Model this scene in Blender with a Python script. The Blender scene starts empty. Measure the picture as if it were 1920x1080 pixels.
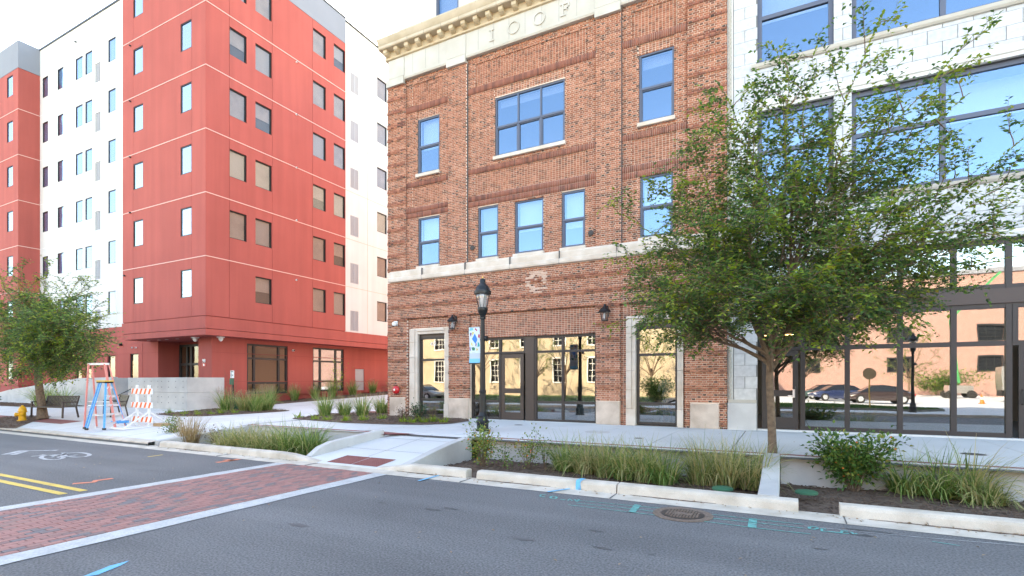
import bpy, bmesh, math, random
import numpy as np
from mathutils import Vector, Matrix
R = math.radians
random.seed(7); rng = np.random.default_rng(7)
scene = bpy.context.scene
COL = scene.collection

# ------------------------------------------------------------------ camera, sky, sun, exposure
YAW = math.atan(510 / 974.0)          # camera turned left of the street's normal
CAM_Z = 1.85
cd = bpy.data.cameras.new("camera"); cam = bpy.data.objects.new("camera", cd); COL.objects.link(cam)
cd.sensor_width = 36; cd.lens = 974 / 1920 * 36; cd.shift_y = 175 / 1920
cd.clip_start = .1; cd.clip_end = 2000
cam.location = (0, 0, CAM_Z); cam.rotation_euler = (R(90), 0, YAW)
scene.camera = cam
SUN_EL, SUN_DIR = R(32), Vector((-.5, .866, 0))
w = bpy.data.worlds.new("World"); scene.world = w; w.use_nodes = True
nt = w.node_tree; sky = nt.nodes.new('ShaderNodeTexSky'); sky.sky_type = 'NISHITA'; sky.sun_disc = False
sky.sun_elevation = SUN_EL; sky.sun_rotation = math.atan2(SUN_DIR.x, SUN_DIR.y)
sky.air_density = 1.0; sky.dust_density = .9; sky.ozone_density = 1.3; sky.altitude = 50
bg = nt.nodes['Background']; bg.inputs[1].default_value = .14
nt.links.new(sky.outputs[0], bg.inputs[0])
sd = bpy.data.lights.new("sun", 'SUN'); sun = bpy.data.objects.new("sun", sd); COL.objects.link(sun)
sd.energy = 2.6; sd.angle = R(.5); sd.color = (1, .93, .82)
sv = SUN_DIR.normalized() * math.cos(SUN_EL) + Vector((0, 0, math.sin(SUN_EL)))
sun.rotation_euler = sv.to_track_quat('Z', 'Y').to_euler(); sun.location = (0, 0, 60)
scene.view_settings.view_transform = 'Standard'; scene.view_settings.look = 'None'
scene.view_settings.exposure = 3.05; scene.view_settings.use_white_balance = True; scene.view_settings.white_balance_temperature = 8300; scene.view_settings.gamma = 1
scene.render.engine = 'CYCLES'; scene.cycles.use_denoising = True
scene.cycles.max_bounces = 8; scene.cycles.diffuse_bounces = 4; scene.cycles.glossy_bounces = 4
scene.cycles.transparent_max_bounces = 16; scene.cycles.caustics_reflective = False; scene.cycles.caustics_refractive = False
scene.cycles.sample_clamp_indirect = 6

# ------------------------------------------------------------------ survey helpers: sight lines met with real planes
SA, CA = math.sin(YAW), math.cos(YAW); F = 974.0
def sight(px, py):
    u = (px - 960) / F
    return (-SA + u * CA, CA + u * SA, (715 - py) / F)
def onY(px, py, Y):
    d = sight(px, py); k = Y / d[1]; return Vector((k * d[0], Y, CAM_Z + k * d[2]))
def onX(px, py, X):
    d = sight(px, py); k = X / d[0]; return Vector((X, k * d[1], CAM_Z + k * d[2]))
def onZ(px, py, Z):
    d = sight(px, py); k = (Z - CAM_Z) / d[2]; return Vector((k * d[0], k * d[1], Z))

# ------------------------------------------------------------------ materials
MATS = {}
def nodes_of(m):
    m.use_nodes = True; n = m.node_tree.nodes; n.clear(); return n, m.node_tree.links
def mat(name, col, rough=.8, col2=None, scale=3., bump=0., bscale=40., metal=0., spec=.5, detail=6., lo=.35, hi=.65, fine=None, finescale=120., coat=0., streak=0.):
    m = bpy.data.materials.new(name); n, l = nodes_of(m)
    out = n.new('ShaderNodeOutputMaterial'); p = n.new('ShaderNodeBsdfPrincipled'); l.new(p.outputs[0], out.inputs[0])
    p.inputs['Roughness'].default_value = rough; p.inputs['Metallic'].default_value = metal
    p.inputs['Specular IOR Level'].default_value = spec; p.inputs['Coat Weight'].default_value = coat
    geo = n.new('ShaderNodeNewGeometry')
    c4 = lambda c: (c[0], c[1], c[2], 1)
    p.inputs['Base Color'].default_value = c4(col)
    last = None
    if col2 is not None:
        t = n.new('ShaderNodeTexNoise'); t.inputs['Scale'].default_value = scale; t.inputs['Detail'].default_value = detail
        l.new(geo.outputs['Position'], t.inputs['Vector'])
        r = n.new('ShaderNodeValToRGB'); r.color_ramp.elements[0].position = lo; r.color_ramp.elements[1].position = hi
        r.color_ramp.elements[0].color = c4(col); r.color_ramp.elements[1].color = c4(col2)
        l.new(t.outputs['Fac'], r.inputs[0]); last = r.outputs[0]
        l.new(last, p.inputs['Base Color'])
    if fine is not None:
        t2 = n.new('ShaderNodeTexNoise'); t2.inputs['Scale'].default_value = finescale; t2.inputs['Detail'].default_value = 2
        l.new(geo.outputs['Position'], t2.inputs['Vector'])
        mr = n.new('ShaderNodeMapRange'); mr.inputs['From Min'].default_value = .3; mr.inputs['From Max'].default_value = .7
        mr.inputs['To Min'].default_value = 1 - fine; mr.inputs['To Max'].default_value = 1 + fine
        l.new(t2.outputs['Fac'], mr.inputs['Value'])
        mx = n.new('ShaderNodeMix'); mx.data_type = 'RGBA'; mx.blend_type = 'MULTIPLY'; mx.inputs['Factor'].default_value = 1
        if last is not None: l.new(last, mx.inputs[6])
        else: mx.inputs[6].default_value = c4(col)
        l.new(mr.outputs[0], mx.inputs[7]); l.new(mx.outputs[2], p.inputs['Base Color'])
    if streak:
        mpn = n.new('ShaderNodeMapping'); mpn.inputs['Scale'].default_value = (1.6, 1.6, .10); l.new(geo.outputs['Position'], mpn.inputs['Vector'])
        t4 = n.new('ShaderNodeTexNoise'); t4.inputs['Scale'].default_value = 1.4; t4.inputs['Detail'].default_value = 6; l.new(mpn.outputs[0], t4.inputs['Vector'])
        m4 = n.new('ShaderNodeMapRange'); m4.inputs['From Min'].default_value = .3; m4.inputs['From Max'].default_value = .7; m4.inputs['To Min'].default_value = 1 - streak; m4.inputs['To Max'].default_value = 1 + streak * .6
        l.new(t4.outputs['Fac'], m4.inputs['Value']); x4 = n.new('ShaderNodeMix'); x4.data_type = 'RGBA'; x4.blend_type = 'MULTIPLY'; x4.inputs['Factor'].default_value = 1
        src = p.inputs['Base Color'].links[0].from_socket; l.new(src, x4.inputs[6]); l.new(m4.outputs[0], x4.inputs[7]); l.new(x4.outputs[2], p.inputs['Base Color'])
    if bump:
        t3 = n.new('ShaderNodeTexNoise'); t3.inputs['Scale'].default_value = bscale; t3.inputs['Detail'].default_value = 4
        l.new(geo.outputs['Position'], t3.inputs['Vector'])
        b = n.new('ShaderNodeBump'); b.inputs['Strength'].default_value = bump; b.inputs['Distance'].default_value = .02
        l.new(t3.outputs['Fac'], b.inputs['Height']); l.new(b.outputs[0], p.inputs['Normal'])
    MATS[name] = m; return m
def mat_pieces(name, stops, rough=.85, bump=.35, bscale=60., grime=None):
    """alike pieces (bricks, pavers, tiles): each piece draws its own colour from the ramp"""
    m = bpy.data.materials.new(name); n, l = nodes_of(m)
    out = n.new('ShaderNodeOutputMaterial'); p = n.new('ShaderNodeBsdfPrincipled'); l.new(p.outputs[0], out.inputs[0])
    p.inputs['Roughness'].default_value = rough
    geo = n.new('ShaderNodeNewGeometry'); oi = n.new('ShaderNodeObjectInfo')
    ad = n.new('ShaderNodeMath'); ad.operation = 'ADD'; fr = n.new('ShaderNodeMath'); fr.operation = 'FRACT'
    l.new(geo.outputs['Random Per Island'], ad.inputs[0]); l.new(oi.outputs['Random'], ad.inputs[1]); l.new(ad.outputs[0], fr.inputs[0])
    r = n.new('ShaderNodeValToRGB'); els = r.color_ramp.elements
    while len(els) < len(stops): els.new(.5)
    for e, (pos, c) in zip(els, stops): e.position = pos; e.color = (*c, 1)
    l.new(fr.outputs[0], r.inputs[0])
    t = n.new('ShaderNodeTexNoise'); t.inputs['Scale'].default_value = bscale; t.inputs['Detail'].default_value = 5
    l.new(geo.outputs['Position'], t.inputs['Vector'])
    mr = n.new('ShaderNodeMapRange'); mr.inputs['To Min'].default_value = .72; mr.inputs['To Max'].default_value = 1.28
    l.new(t.outputs['Fac'], mr.inputs['Value'])
    mx = n.new('ShaderNodeMix'); mx.data_type = 'RGBA'; mx.blend_type = 'MULTIPLY'; mx.inputs['Factor'].default_value = 1
    l.new(r.outputs[0], mx.inputs[6]); l.new(mr.outputs[0], mx.inputs[7])
    last = mx.outputs[2]
    if grime:
        g = n.new('ShaderNodeTexNoise'); g.inputs['Scale'].default_value = .7; g.inputs['Detail'].default_value = 8; g.inputs['Roughness'].default_value = .65
        l.new(geo.outputs['Position'], g.inputs['Vector'])
        gr = n.new('ShaderNodeMapRange'); gr.inputs['From Min'].default_value = .5; gr.inputs['From Max'].default_value = .85
        gr.inputs['To Min'].default_value = 0; gr.inputs['To Max'].default_value = .75
        l.new(g.outputs['Fac'], gr.inputs['Value'])
        mg = n.new('ShaderNodeMix'); mg.data_type = 'RGBA'; mg.blend_type = 'MIX'; mg.inputs[7].default_value = (*grime, 1)
        l.new(gr.outputs[0], mg.inputs['Factor']); l.new(last, mg.inputs[6]); last = mg.outputs[2]
    l.new(last, p.inputs['Base Color'])
    b = n.new('ShaderNodeBump'); b.inputs['Strength'].default_value = bump; b.inputs['Distance'].default_value = .01
    l.new(t.outputs['Fac'], b.inputs['Height']); l.new(b.outputs[0], p.inputs['Normal'])
    MATS[name] = m; return m
def mat_glass(name, tint=(.55, .6, .6), refl=.4, wob=.02, rough=0., col=(.95, .97, 1)):
    m = bpy.data.materials.new(name); n, l = nodes_of(m)
    out = n.new('ShaderNodeOutputMaterial'); mx = n.new('ShaderNodeMixShader'); l.new(mx.outputs[0], out.inputs[0])
    t = n.new('ShaderNodeBsdfTransparent'); t.inputs[0].default_value = (*tint, 1)
    g = n.new('ShaderNodeBsdfGlossy'); g.inputs['Roughness'].default_value = rough; g.inputs['Color'].default_value = (*col, 1)
    lw_ = n.new('ShaderNodeLayerWeight'); lw_.inputs[0].default_value = .5; fz = n.new('ShaderNodeMath'); fz.operation = 'POWER'; fz.inputs[1].default_value = 4.5; l.new(lw_.outputs['Facing'], fz.inputs[0])
    mr = n.new('ShaderNodeMapRange'); mr.inputs['To Min'].default_value = refl; mr.inputs['To Max'].default_value = 1
    l.new(fz.outputs[0], mr.inputs['Value']); l.new(mr.outputs[0], mx.inputs[0])
    l.new(t.outputs[0], mx.inputs[1]); l.new(g.outputs[0], mx.inputs[2])
    if wob:
        geo = n.new('ShaderNodeNewGeometry'); nz = n.new('ShaderNodeTexNoise'); nz.inputs['Scale'].default_value = .9; nz.inputs['Detail'].default_value = 1
        l.new(geo.outputs['Position'], nz.inputs['Vector'])
        b = n.new('ShaderNodeBump'); b.inputs['Strength'].default_value = 1; b.inputs['Distance'].default_value = wob
        l.new(nz.outputs['Fac'], b.inputs['Height']); l.new(b.outputs[0], g.inputs['Normal'])
    MATS[name] = m; return m
def mat_leaf(name, stops, trans=.35, rough=.5):
    m = bpy.data.materials.new(name); n, l = nodes_of(m)
    out = n.new('ShaderNodeOutputMaterial'); mx = n.new('ShaderNodeMixShader'); l.new(mx.outputs[0], out.inputs[0])
    p = n.new('ShaderNodeBsdfPrincipled'); p.inputs['Roughness'].default_value = rough; p.inputs['Specular IOR Level'].default_value = .35
    t = n.new('ShaderNodeBsdfTranslucent'); geo = n.new('ShaderNodeNewGeometry')
    oi = n.new('ShaderNodeObjectInfo'); ad = n.new('ShaderNodeMath'); ad.operation = 'ADD'; fr = n.new('ShaderNodeMath'); fr.operation = 'FRACT'
    l.new(geo.outputs['Random Per Island'], ad.inputs[0]); l.new(oi.outputs['Random'], ad.inputs[1]); l.new(ad.outputs[0], fr.inputs[0])
    r = n.new('ShaderNodeValToRGB'); els = r.color_ramp.elements
    while len(els) < len(stops): els.new(.5)
    for e, (pos, c) in zip(els, stops): e.position = pos; e.color = (*c, 1)
    l.new(fr.outputs[0], r.inputs[0]); l.new(r.outputs[0], p.inputs['Base Color']); l.new(r.outputs[0], t.inputs[0])
    mx.inputs[0].default_value = trans; l.new(p.outputs[0], mx.inputs[1]); l.new(t.outputs[0], mx.inputs[2])
    MATS[name] = m; return m
def mat_emit(name, col, s):
    m = bpy.data.materials.new(name); n, l = nodes_of(m)
    out = n.new('ShaderNodeOutputMaterial'); e = n.new('ShaderNodeEmission'); e.inputs[0].default_value = (*col, 1); e.inputs[1].default_value = s
    l.new(e.outputs[0], out.inputs[0]); MATS[name] = m; return m

mat_pieces('brick', [(0, (.17, .072, .048)), (.13, (.26, .098, .058)), (.35, (.36, .132, .074)), (.7, (.42, .160, .094)), (.9, (.50, .215, .135)), (1, (.32, .12, .072))], grime=(.33, .125, .078))
mat_pieces('brick_dark', [(0, (.075, .045, .036)), (.4, (.13, .062, .044)), (.75, (.20, .082, .055)), (1, (.26, .10, .066))])
mat_pieces('brick_soldier', [(0, (.17, .065, .046)), (.35, (.26, .092, .058)), (.75, (.34, .12, .074)), (1, (.22, .08, .055))])
mat_pieces('brick_pale', [(0, (.46, .27, .20)), (.5, (.58, .40, .31)), (1, (.50, .31, .23))])
mat('mortar', (.82, .66, .54), .95, (.72, .56, .45), 1.2, .3, 80)
mat_pieces('paver', [(0, (.17, .15, .155)), (.2, (.23, .14, .13)), (.45, (.32, .15, .13)), (.8, (.38, .18, .155)), (1, (.27, .16, .14))], bump=.3)
mat('paver_bed', (.045, .032, .03), .95)
mat('limestone', (.66, .57, .49), .85, (.55, .45, .36), 2.2, .25, 30, fine=.08)
mat('limestone_base', (.64, .52, .43), .9, (.44, .34, .27), 1.8, .35, 25, fine=.1)
mat('terracotta', (.50, .465, .41), .55, (.44, .40, .335), 1.3, .1, 20)
mat('terracotta_mid', (.52, .43, .32), .6, (.43, .345, .24), 2, .15, 20)
mat('terracotta_tan', (.55, .44, .30), .6, (.45, .34, .21), 2.5, .15, 20)
mat_pieces('white_tile', [(0, (.47, .47, .475)), (.5, (.51, .51, .51)), (1, (.55, .545, .53))], .35, .06, 8.)
mat('tile_joint', (.20, .19, .18), .9)
mat('concrete_walk', (.64, .64, .63), .9, (.57, .57, .56), .6, .15, 60, fine=.07, finescale=90)
mat('concrete_pale', (.60, .53, .45), .9, (.42, .36, .29), 2.6, .25, 50, fine=.10, lo=.4, hi=.75)
mat('concrete_wall', (.57, .55, .525), .9, (.46, .445, .43), 1.4, .25, 30, fine=.07)
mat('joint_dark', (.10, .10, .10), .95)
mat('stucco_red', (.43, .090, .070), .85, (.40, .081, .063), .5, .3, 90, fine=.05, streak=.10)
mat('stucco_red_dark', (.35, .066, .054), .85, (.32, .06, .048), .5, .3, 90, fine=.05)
mat('stucco_white', (.66, .645, .61), .85, (.61, .595, .56), .4, .2, 90, streak=.06)
mat('stucco_grey', (.24, .25, .28), .8, (.22, .23, .26), .5, .2, 90)
mat('reveal', (.70, .42, .36), .7)
mat('bronze', (.045, .038, .036), .45, metal=.3)
mat('bronze_panel', (.065, .05, .045), .4, metal=.3)
mat('slate_frame', (.085, .10, .145), .5)
mat('black_metal', (.012, .013, .014), .38, metal=.2, bump=.05, bscale=30)
mat('dark_frame', (.02, .019, .02), .45)
mat('shade_white', (.78, .79, .80), .9)
mat('shade_grey', (.40, .40, .42), .9)
mat('blind_blue', (.42, .47, .54), .9, (.34, .38, .45), 1.2)
mat('blind_taupe', (.44, .405, .40), .9, (.36, .33, .33), 1.5)
mat('room', (.30, .27, .23), .95)
mat('room_dark', (.10, .10, .11), .95)
mat('room_floor', (.34, .34, .36), .35)
mat('asphalt', (.120, .119, .121), .9, (.158, .156, .157), .35, .7, 45, fine=.44, finescale=42, lo=.3, hi=.7)
def worn_asphalt(m):
    n, l = m.node_tree.nodes, m.node_tree.links; p = n['Principled BSDF']; src = p.inputs['Base Color'].links[0].from_socket
    geo = n.new('ShaderNodeNewGeometry'); mp = n.new('ShaderNodeMapping'); mp.inputs['Scale'].default_value = (.10, 1.3, 1); l.new(geo.outputs['Position'], mp.inputs['Vector'])
    t = n.new('ShaderNodeTexNoise'); t.inputs['Scale'].default_value = 1.1; t.inputs['Detail'].default_value = 5; l.new(mp.outputs[0], t.inputs['Vector'])
    r = n.new('ShaderNodeMapRange'); r.inputs['From Min'].default_value = .35; r.inputs['From Max'].default_value = .7; r.inputs['To Min'].default_value = .87; r.inputs['To Max'].default_value = 1.08; l.new(t.outputs['Fac'], r.inputs['Value'])
    x = n.new('ShaderNodeMix'); x.data_type = 'RGBA'; x.blend_type = 'MULTIPLY'; x.inputs['Factor'].default_value = 1; l.new(src, x.inputs[6]); l.new(r.outputs[0], x.inputs[7])
    v = n.new('ShaderNodeTexVoronoi'); v.inputs['Scale'].default_value = 24; l.new(geo.outputs['Position'], v.inputs['Vector'])
    g = n.new('ShaderNodeTexNoise'); g.inputs['Scale'].default_value = 9; l.new(geo.outputs['Position'], g.inputs['Vector'])
    a = n.new('ShaderNodeMapRange'); a.inputs['From Min'].default_value = .16; a.inputs['From Max'].default_value = .08; a.inputs['To Min'].default_value = 0; a.inputs['To Max'].default_value = 1; l.new(v.outputs['Distance'], a.inputs['Value'])
    b = n.new('ShaderNodeMapRange'); b.inputs['From Min'].default_value = .56; b.inputs['From Max'].default_value = .68; b.inputs['To Min'].default_value = 0; b.inputs['To Max'].default_value = .7; l.new(g.outputs['Fac'], b.inputs['Value'])
    k = n.new('ShaderNodeMath'); k.operation = 'MULTIPLY'; l.new(a.outputs[0], k.inputs[0]); l.new(b.outputs[0], k.inputs[1])
    y = n.new('ShaderNodeMix'); y.data_type = 'RGBA'; y.inputs[7].default_value = (.42, .41, .40, 1); l.new(k.outputs[0], y.inputs['Factor']); l.new(x.outputs[2], y.inputs[6])
    l.new(y.outputs[2], p.inputs['Base Color'])
worn_asphalt(MATS['asphalt'])
mat('mulch', (.10, .062, .045), .95, (.18, .12, .085), 9, .9, 45, lo=.35, hi=.7)
mat('mulch_chip', (.17, .11, .08), .95, (.08, .05, .036), 14)
mat('soil_ground', (.18, .17, .15), .95)
mat('yellow_paint', (.72, .50, .10), .75, (.55, .38, .09), 6, fine=.15)
mat('band_concrete', (.50, .50, .49), .85, (.36, .36, .36), 4, .2, 50, fine=.15, finescale=40, lo=.4, hi=.8)
mat('worn_paint', (.48, .48, .48), .8, (.20, .20, .205), 7, fine=.2, lo=.42, hi=.72)
mat('tar', (.055, .054, .055), .8, (.10, .10, .10), 12)
mat('white_paint', (.70, .70, .70), .75, (.50, .50, .51), 9, fine=.2, finescale=60, lo=.4, hi=.75)
mat('cyan_paint', (.10, .40, .36), .8, (.12, .19, .19), 14, fine=.2, lo=.40, hi=.72)
mat('blue_paint', (.12, .45, .68), .8, (.13, .28, .40), 12, lo=.45, hi=.8)
mat('orange_paint', (.72, .22, .12), .8, (.38, .16, .12), 10, lo=.45, hi=.8)
mat('hydrant_yellow', (.75, .38, .01), .4, (.66, .32, .01), 8)
mat('iron', (.085, .065, .055), .6, (.05, .042, .04), 25, .4, 60, metal=.4)
mat('damp_concrete', (.40, .40, .385), .7, (.47, .47, .455), 4)
mat('oil_stain', (.085, .085, .088), .7, (.112, .111, .113), 5)
mat('iron_worn', (.24, .18, .145), .6, (.16, .115, .09), 25, .4, 60, metal=.3)
mat('tactile', (.23, .075, .065), .85, (.28, .10, .09), 3)
mat('bark', (.23, .155, .10), .95, (.12, .08, .055), 14, .9, 35, lo=.3, hi=.7)
mat_leaf('leaf', [(0, (.042, .098, .036)), (.35, (.090, .185, .052)), (.7, (.155, .275, .064)), (.86, (.26, .38, .075)), (1, (.40, .45, .07))], .48)
mat_leaf('leaf_young', [(0, (.16, .26, .03)), (.5, (.26, .36, .035)), (.85, (.38, .42, .05)), (1, (.42, .34, .04))], .5)
mat_leaf('grass_green', [(0, (.10, .20, .05)), (.5, (.22, .34, .085)), (.8, (.38, .45, .15)), (1, (.60, .52, .26))], .4)
mat_leaf('grass_mixed', [(0, (.14, .22, .065)), (.4, (.31, .35, .115)), (.7, (.50, .45, .20)), (1, (.64, .52, .29))], .4)
mat_leaf('grass_tan', [(0, (.30, .21, .10)), (.5, (.42, .30, .15)), (1, (.52, .40, .23))], .3)
mat_leaf('grass_plume', [(0, (.30, .20, .13)), (1, (.42, .30, .19))], .4)
mat_leaf('shrub_leaf', [(0, (.05, .125, .035)), (.5, (.11, .22, .05)), (.85, (.21, .32, .07)), (1, (.38, .34, .07))], .4)
mat_leaf('rose_leaf', [(0, (.07, .16, .04)), (.4, (.17, .27, .06)), (.8, (.34, .40, .09)), (.93, (.36, .33, .08)), (1, (.48, .20, .05))], .4)
mat_leaf('holly_leaf', [(0, (.01, .045, .016)), (1, (.03, .10, .03))], .1, .3)
mat_leaf('barberry_leaf', [(0, (.06, .035, .028)), (1, (.16, .085, .055))], .2)
mat_leaf('lily_leaf', [(0, (.16, .26, .03)), (1, (.34, .42, .05))], .4)
mat_leaf('lawn_blade', [(0, (.03, .10, .02)), (1, (.07, .17, .03))], .2)
mat('red_enamel', (.55, .02, .025), .3)
mat('white_plastic', (.80, .80, .79), .4)
mat('lamp_lens', (.75, .70, .66), .15)
mat('ladder_blue', (.06, .33, .68), .45, fine=.1)
mat('ladder_pink', (.78, .26, .22), .5, fine=.1)
mat('aluminium', (.72, .73, .75), .35, metal=.6)
mat('safety_orange', (.88, .16, .02), .5)
mat('bench_brown', (.055, .038, .032), .5)
mat('rubber', (.02, .02, .02), .8)
mat('box_green', (.03, .13, .07), .6)
mat('sign_yellow', (.72, .45, .10), .6)
mat('tan_stucco', (.52, .42, .29), .9, (.46, .36, .24), .5, fine=.06, finescale=20)
mat('red_brick_far', (.40, .245, .205), .9, (.36, .21, .175), 2, fine=.1, finescale=12)
mat('trim_white', (.78, .75, .68), .7)
mat('car_dark', (.045, .028, .026), .3, coat=1.)
mat('car_green', (.02, .055, .05), .3, coat=1.)
mat('car_blue', (.02, .035, .10), .3, coat=1.)
mat('car_silver', (.42, .41, .39), .35, metal=.6, coat=1.)
mat('car_glass', (.015, .018, .022), .05)
mat('headlamp', (.7, .7, .7), .2)
mat('wood_dark', (.10, .07, .04), .8)
mat('wood_tan', (.42, .28, .15), .7)
mat('fabric_blue', (.55, .66, .80), .9)
mat('denim', (.04, .07, .16), .9)
mat('skin', (.46, .27, .19), .6)
mat('hair', (.03, .02, .015), .7)
mat('crane_green', (.05, .30, .10), .5)
mat('banner_white', (.58, .68, .76), .8)
for nm, c in (('banner_sky', (.16, .50, .72)), ('banner_blue', (.03, .22, .66)), ('banner_green', (.03, .20, .12)), ('banner_purple', (.16, .06, .22)), ('banner_yellow', (.62, .52, .14)), ('banner_red', (.48, .05, .10)), ('banner_teal', (.02, .36, .36)), ('banner_grey', (.45, .52, .58))):
    mat(nm, c, .8)
mat_glass('glass_shop', (.62, .64, .62), .28, .0015); mat_glass('glass_dull', (.88, .85, .82), .05, .006)
mat_glass('glass_upper', (.80, .84, .88), .20, .003, col=(.50, .74, 1))
mat_glass('glass_flat', (.55, .56, .56), .42, .006, col=(.78, .88, 1))
mat_glass('glass_pale', (.72, .80, .90), .16, .005, col=(.72, .85, 1))
mat_glass('glass_clear', (.85, .85, .85), .10, 0)
mat_emit('warm_strip', (1, .62, .28), 6.)

# ------------------------------------------------------------------ mesh helpers
class MB:
    """collects shapes for ONE mesh; mp maps (along, into wall, up) to world"""
    def __init__(s, mp=None): s.v = []; s.f = []; s.mp = mp
    def add(s, vs, fs):
        k = len(s.v)
        s.v += [s.mp(*q) for q in vs] if s.mp else [tuple(q) for q in vs]
        s.f += [tuple(i + k for i in q) for q in fs]; return s
    def box(s, x0, x1, y0, y1, z0, z1):
        return s.add([(x0, y0, z0), (x1, y0, z0), (x1, y1, z0), (x0, y1, z0), (x0, y0, z1), (x1, y0, z1), (x1, y1, z1), (x0, y1, z1)],
                     [(0, 3, 2, 1), (4, 5, 6, 7), (0, 1, 5, 4), (1, 2, 6, 5), (2, 3, 7, 6), (3, 0, 4, 7)])
    def bevel_box(s, x0, x1, y0, y1, z0, z1, b):
        """front (y0) edges chamfered"""
        return s.add([(x0, y0 + b, z0), (x1, y0 + b, z0), (x1, y0 + b, z1), (x0, y0 + b, z1),
                      (x0 + b, y0, z0 + b), (x1 - b, y0, z0 + b), (x1 - b, y0, z1 - b), (x0 + b, y0, z1 - b),
                      (x0, y1, z0), (x1, y1, z0), (x1, y1, z1), (x0, y1, z1)],
                     [(4, 5, 6, 7), (0, 1, 5, 4), (1, 2, 6, 5), (2, 3, 7, 6), (3, 0, 4, 7), (8, 9, 1, 0), (9, 10, 2, 1), (10, 11, 3, 2), (11, 8, 0, 3), (11, 10, 9, 8)])
    def quad(s, a, b, c, d): return s.add([a, b, c, d], [(0, 1, 2, 3)])
    def poly(s, pts): return s.add(pts, [tuple(range(len(pts)))])
    def prism(s, pts, z0, z1):
        n = len(pts); v = [(p[0], p[1], z0) for p in pts] + [(p[0], p[1], z1) for p in pts]
        f = [tuple(range(n - 1, -1, -1)), tuple(range(n, 2 * n))] + [(i, (i + 1) % n, n + (i + 1) % n, n + i) for i in range(n)]
        return s.add(v, f)
    def extrude_x(s, prof, x0, x1):
        """profile of (y, z), drawn along x"""
        n = len(prof); v = [(x0, y, z) for y, z in prof] + [(x1, y, z) for y, z in prof]
        f = [tuple(range(n)), tuple(range(2 * n - 1, n - 1, -1))] + [(i, n + i, n + (i + 1) % n, (i + 1) % n) for i in range(n)]
        return s.add(v, f)
    def bar(s, p, q, w, h=None, up=(0, 0, 1)):
        h = w if h is None else h
        p, q = Vector(p), Vector(q); d = (q - p).normalized(); u = Vector(up)
        if abs(d.dot(u)) > .98: u = Vector((1, 0, 0))
        a = d.cross(u).normalized() * (w / 2); b = a.cross(d).normalized() * (h / 2)
        return s.add([tuple(x) for x in (p - a - b, p + a - b, p + a + b, p - a + b, q - a - b, q + a - b, q + a + b, q - a + b)],
                     [(0, 3, 2, 1), (4, 5, 6, 7), (0, 1, 5, 4), (1, 2, 6, 5), (2, 3, 7, 6), (3, 0, 4, 7)])
    def tube(s, pts, radii, n=8, cap=True):
        P = [Vector(p) for p in pts]; m = len(P); vs = []; fs = []
        if not hasattr(radii, '__len__'): radii = [radii] * m
        prev = None
        for i in range(m):
            d = (P[min(i + 1, m - 1)] - P[max(i - 1, 0)])
            d = d.normalized() if d.length > 1e-9 else Vector((0, 0, 1))
            if prev is None:
                a = d.orthogonal().normalized()
            else:
                a = prev - d * prev.dot(d); a = a.normalized() if a.length > 1e-6 else d.orthogonal().normalized()
            prev = a; b = d.cross(a)
            for k in range(n):
                t = 2 * math.pi * k / n
                vs.append(tuple(P[i] + (a * math.cos(t) + b * math.sin(t)) * radii[i]))
        for i in range(m - 1):
            for k in range(n):
                fs.append((i * n + k, i * n + (k + 1) % n, (i + 1) * n + (k + 1) % n, (i + 1) * n + k))
        if cap: fs += [tuple(range(n - 1, -1, -1)), tuple(range((m - 1) * n, m * n))]
        return s.add(vs, fs)
    def lathe(s, prof, c=(0, 0, 0), n=20):
        """profile of (radius, height)"""
        vs = []; fs = []
        for r, z in prof:
            for k in range(n):
                t = 2 * math.pi * k / n; vs.append((c[0] + r * math.cos(t), c[1] + r * math.sin(t), c[2] + z))
        m = len(prof)
        for i in range(m - 1):
            for k in range(n): fs.append((i * n + k, i * n + (k + 1) % n, (i + 1) * n + (k + 1) % n, (i + 1) * n + k))
        fs += [tuple(range(n - 1, -1, -1)), tuple(range((m - 1) * n, m * n))]
        return s.add(vs, fs)
    def mesh(s, name):
        me = bpy.data.meshes.new(name); me.from_pydata(s.v, [], s.f); me.update(); return me
    def build(s, name, mt, parent=None, world=True, smooth=False):
        return obj(name, s.mesh(name), mt, parent, world, smooth)
def obj(name, me, mt=None, parent=None, world=True, smooth=False):
    o = bpy.data.objects.new(name, me); COL.objects.link(o)
    if mt is not None: me.materials.append(MATS[mt] if isinstance(mt, str) else mt)
    if smooth:
        for p in me.polygons: p.use_smooth = True
        try: me.set_sharp_from_angle(angle=R(40))
        except Exception: pass
    if parent is not None:
        o.parent = parent
        if world and parent.type == 'EMPTY' : o.matrix_parent_inverse = Matrix.Translation(-Vector(parent.location))
    return o
def thing(name, loc, label, cat, group=None, rz=0.):
    o = bpy.data.objects.new(name, None); COL.objects.link(o); o.location = loc; o.rotation_euler = (0, 0, rz); o.empty_display_size = .2
    return tag(o, label, cat, group)
def tag(o, label, cat, group=None):
    o['label'] = label; o['category'] = cat
    if group: o['group'] = group
    return o
def struct(o): o['kind'] = 'structure'; return o
def stuff(o): o['kind'] = 'stuff'; return o
def copy_thing(src, loc, rz, label, group=None):
    c = src.copy(); COL.objects.link(c); c.location = loc; c.rotation_euler = (0, 0, rz); c['label'] = label
    if group: c['group'] = group
    for ch in list(src.children):
        d = ch.copy(); COL.objects.link(d); d.parent = c
        for g in list(ch.children):
            e = g.copy(); COL.objects.link(e); e.parent = d
    return c
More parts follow.
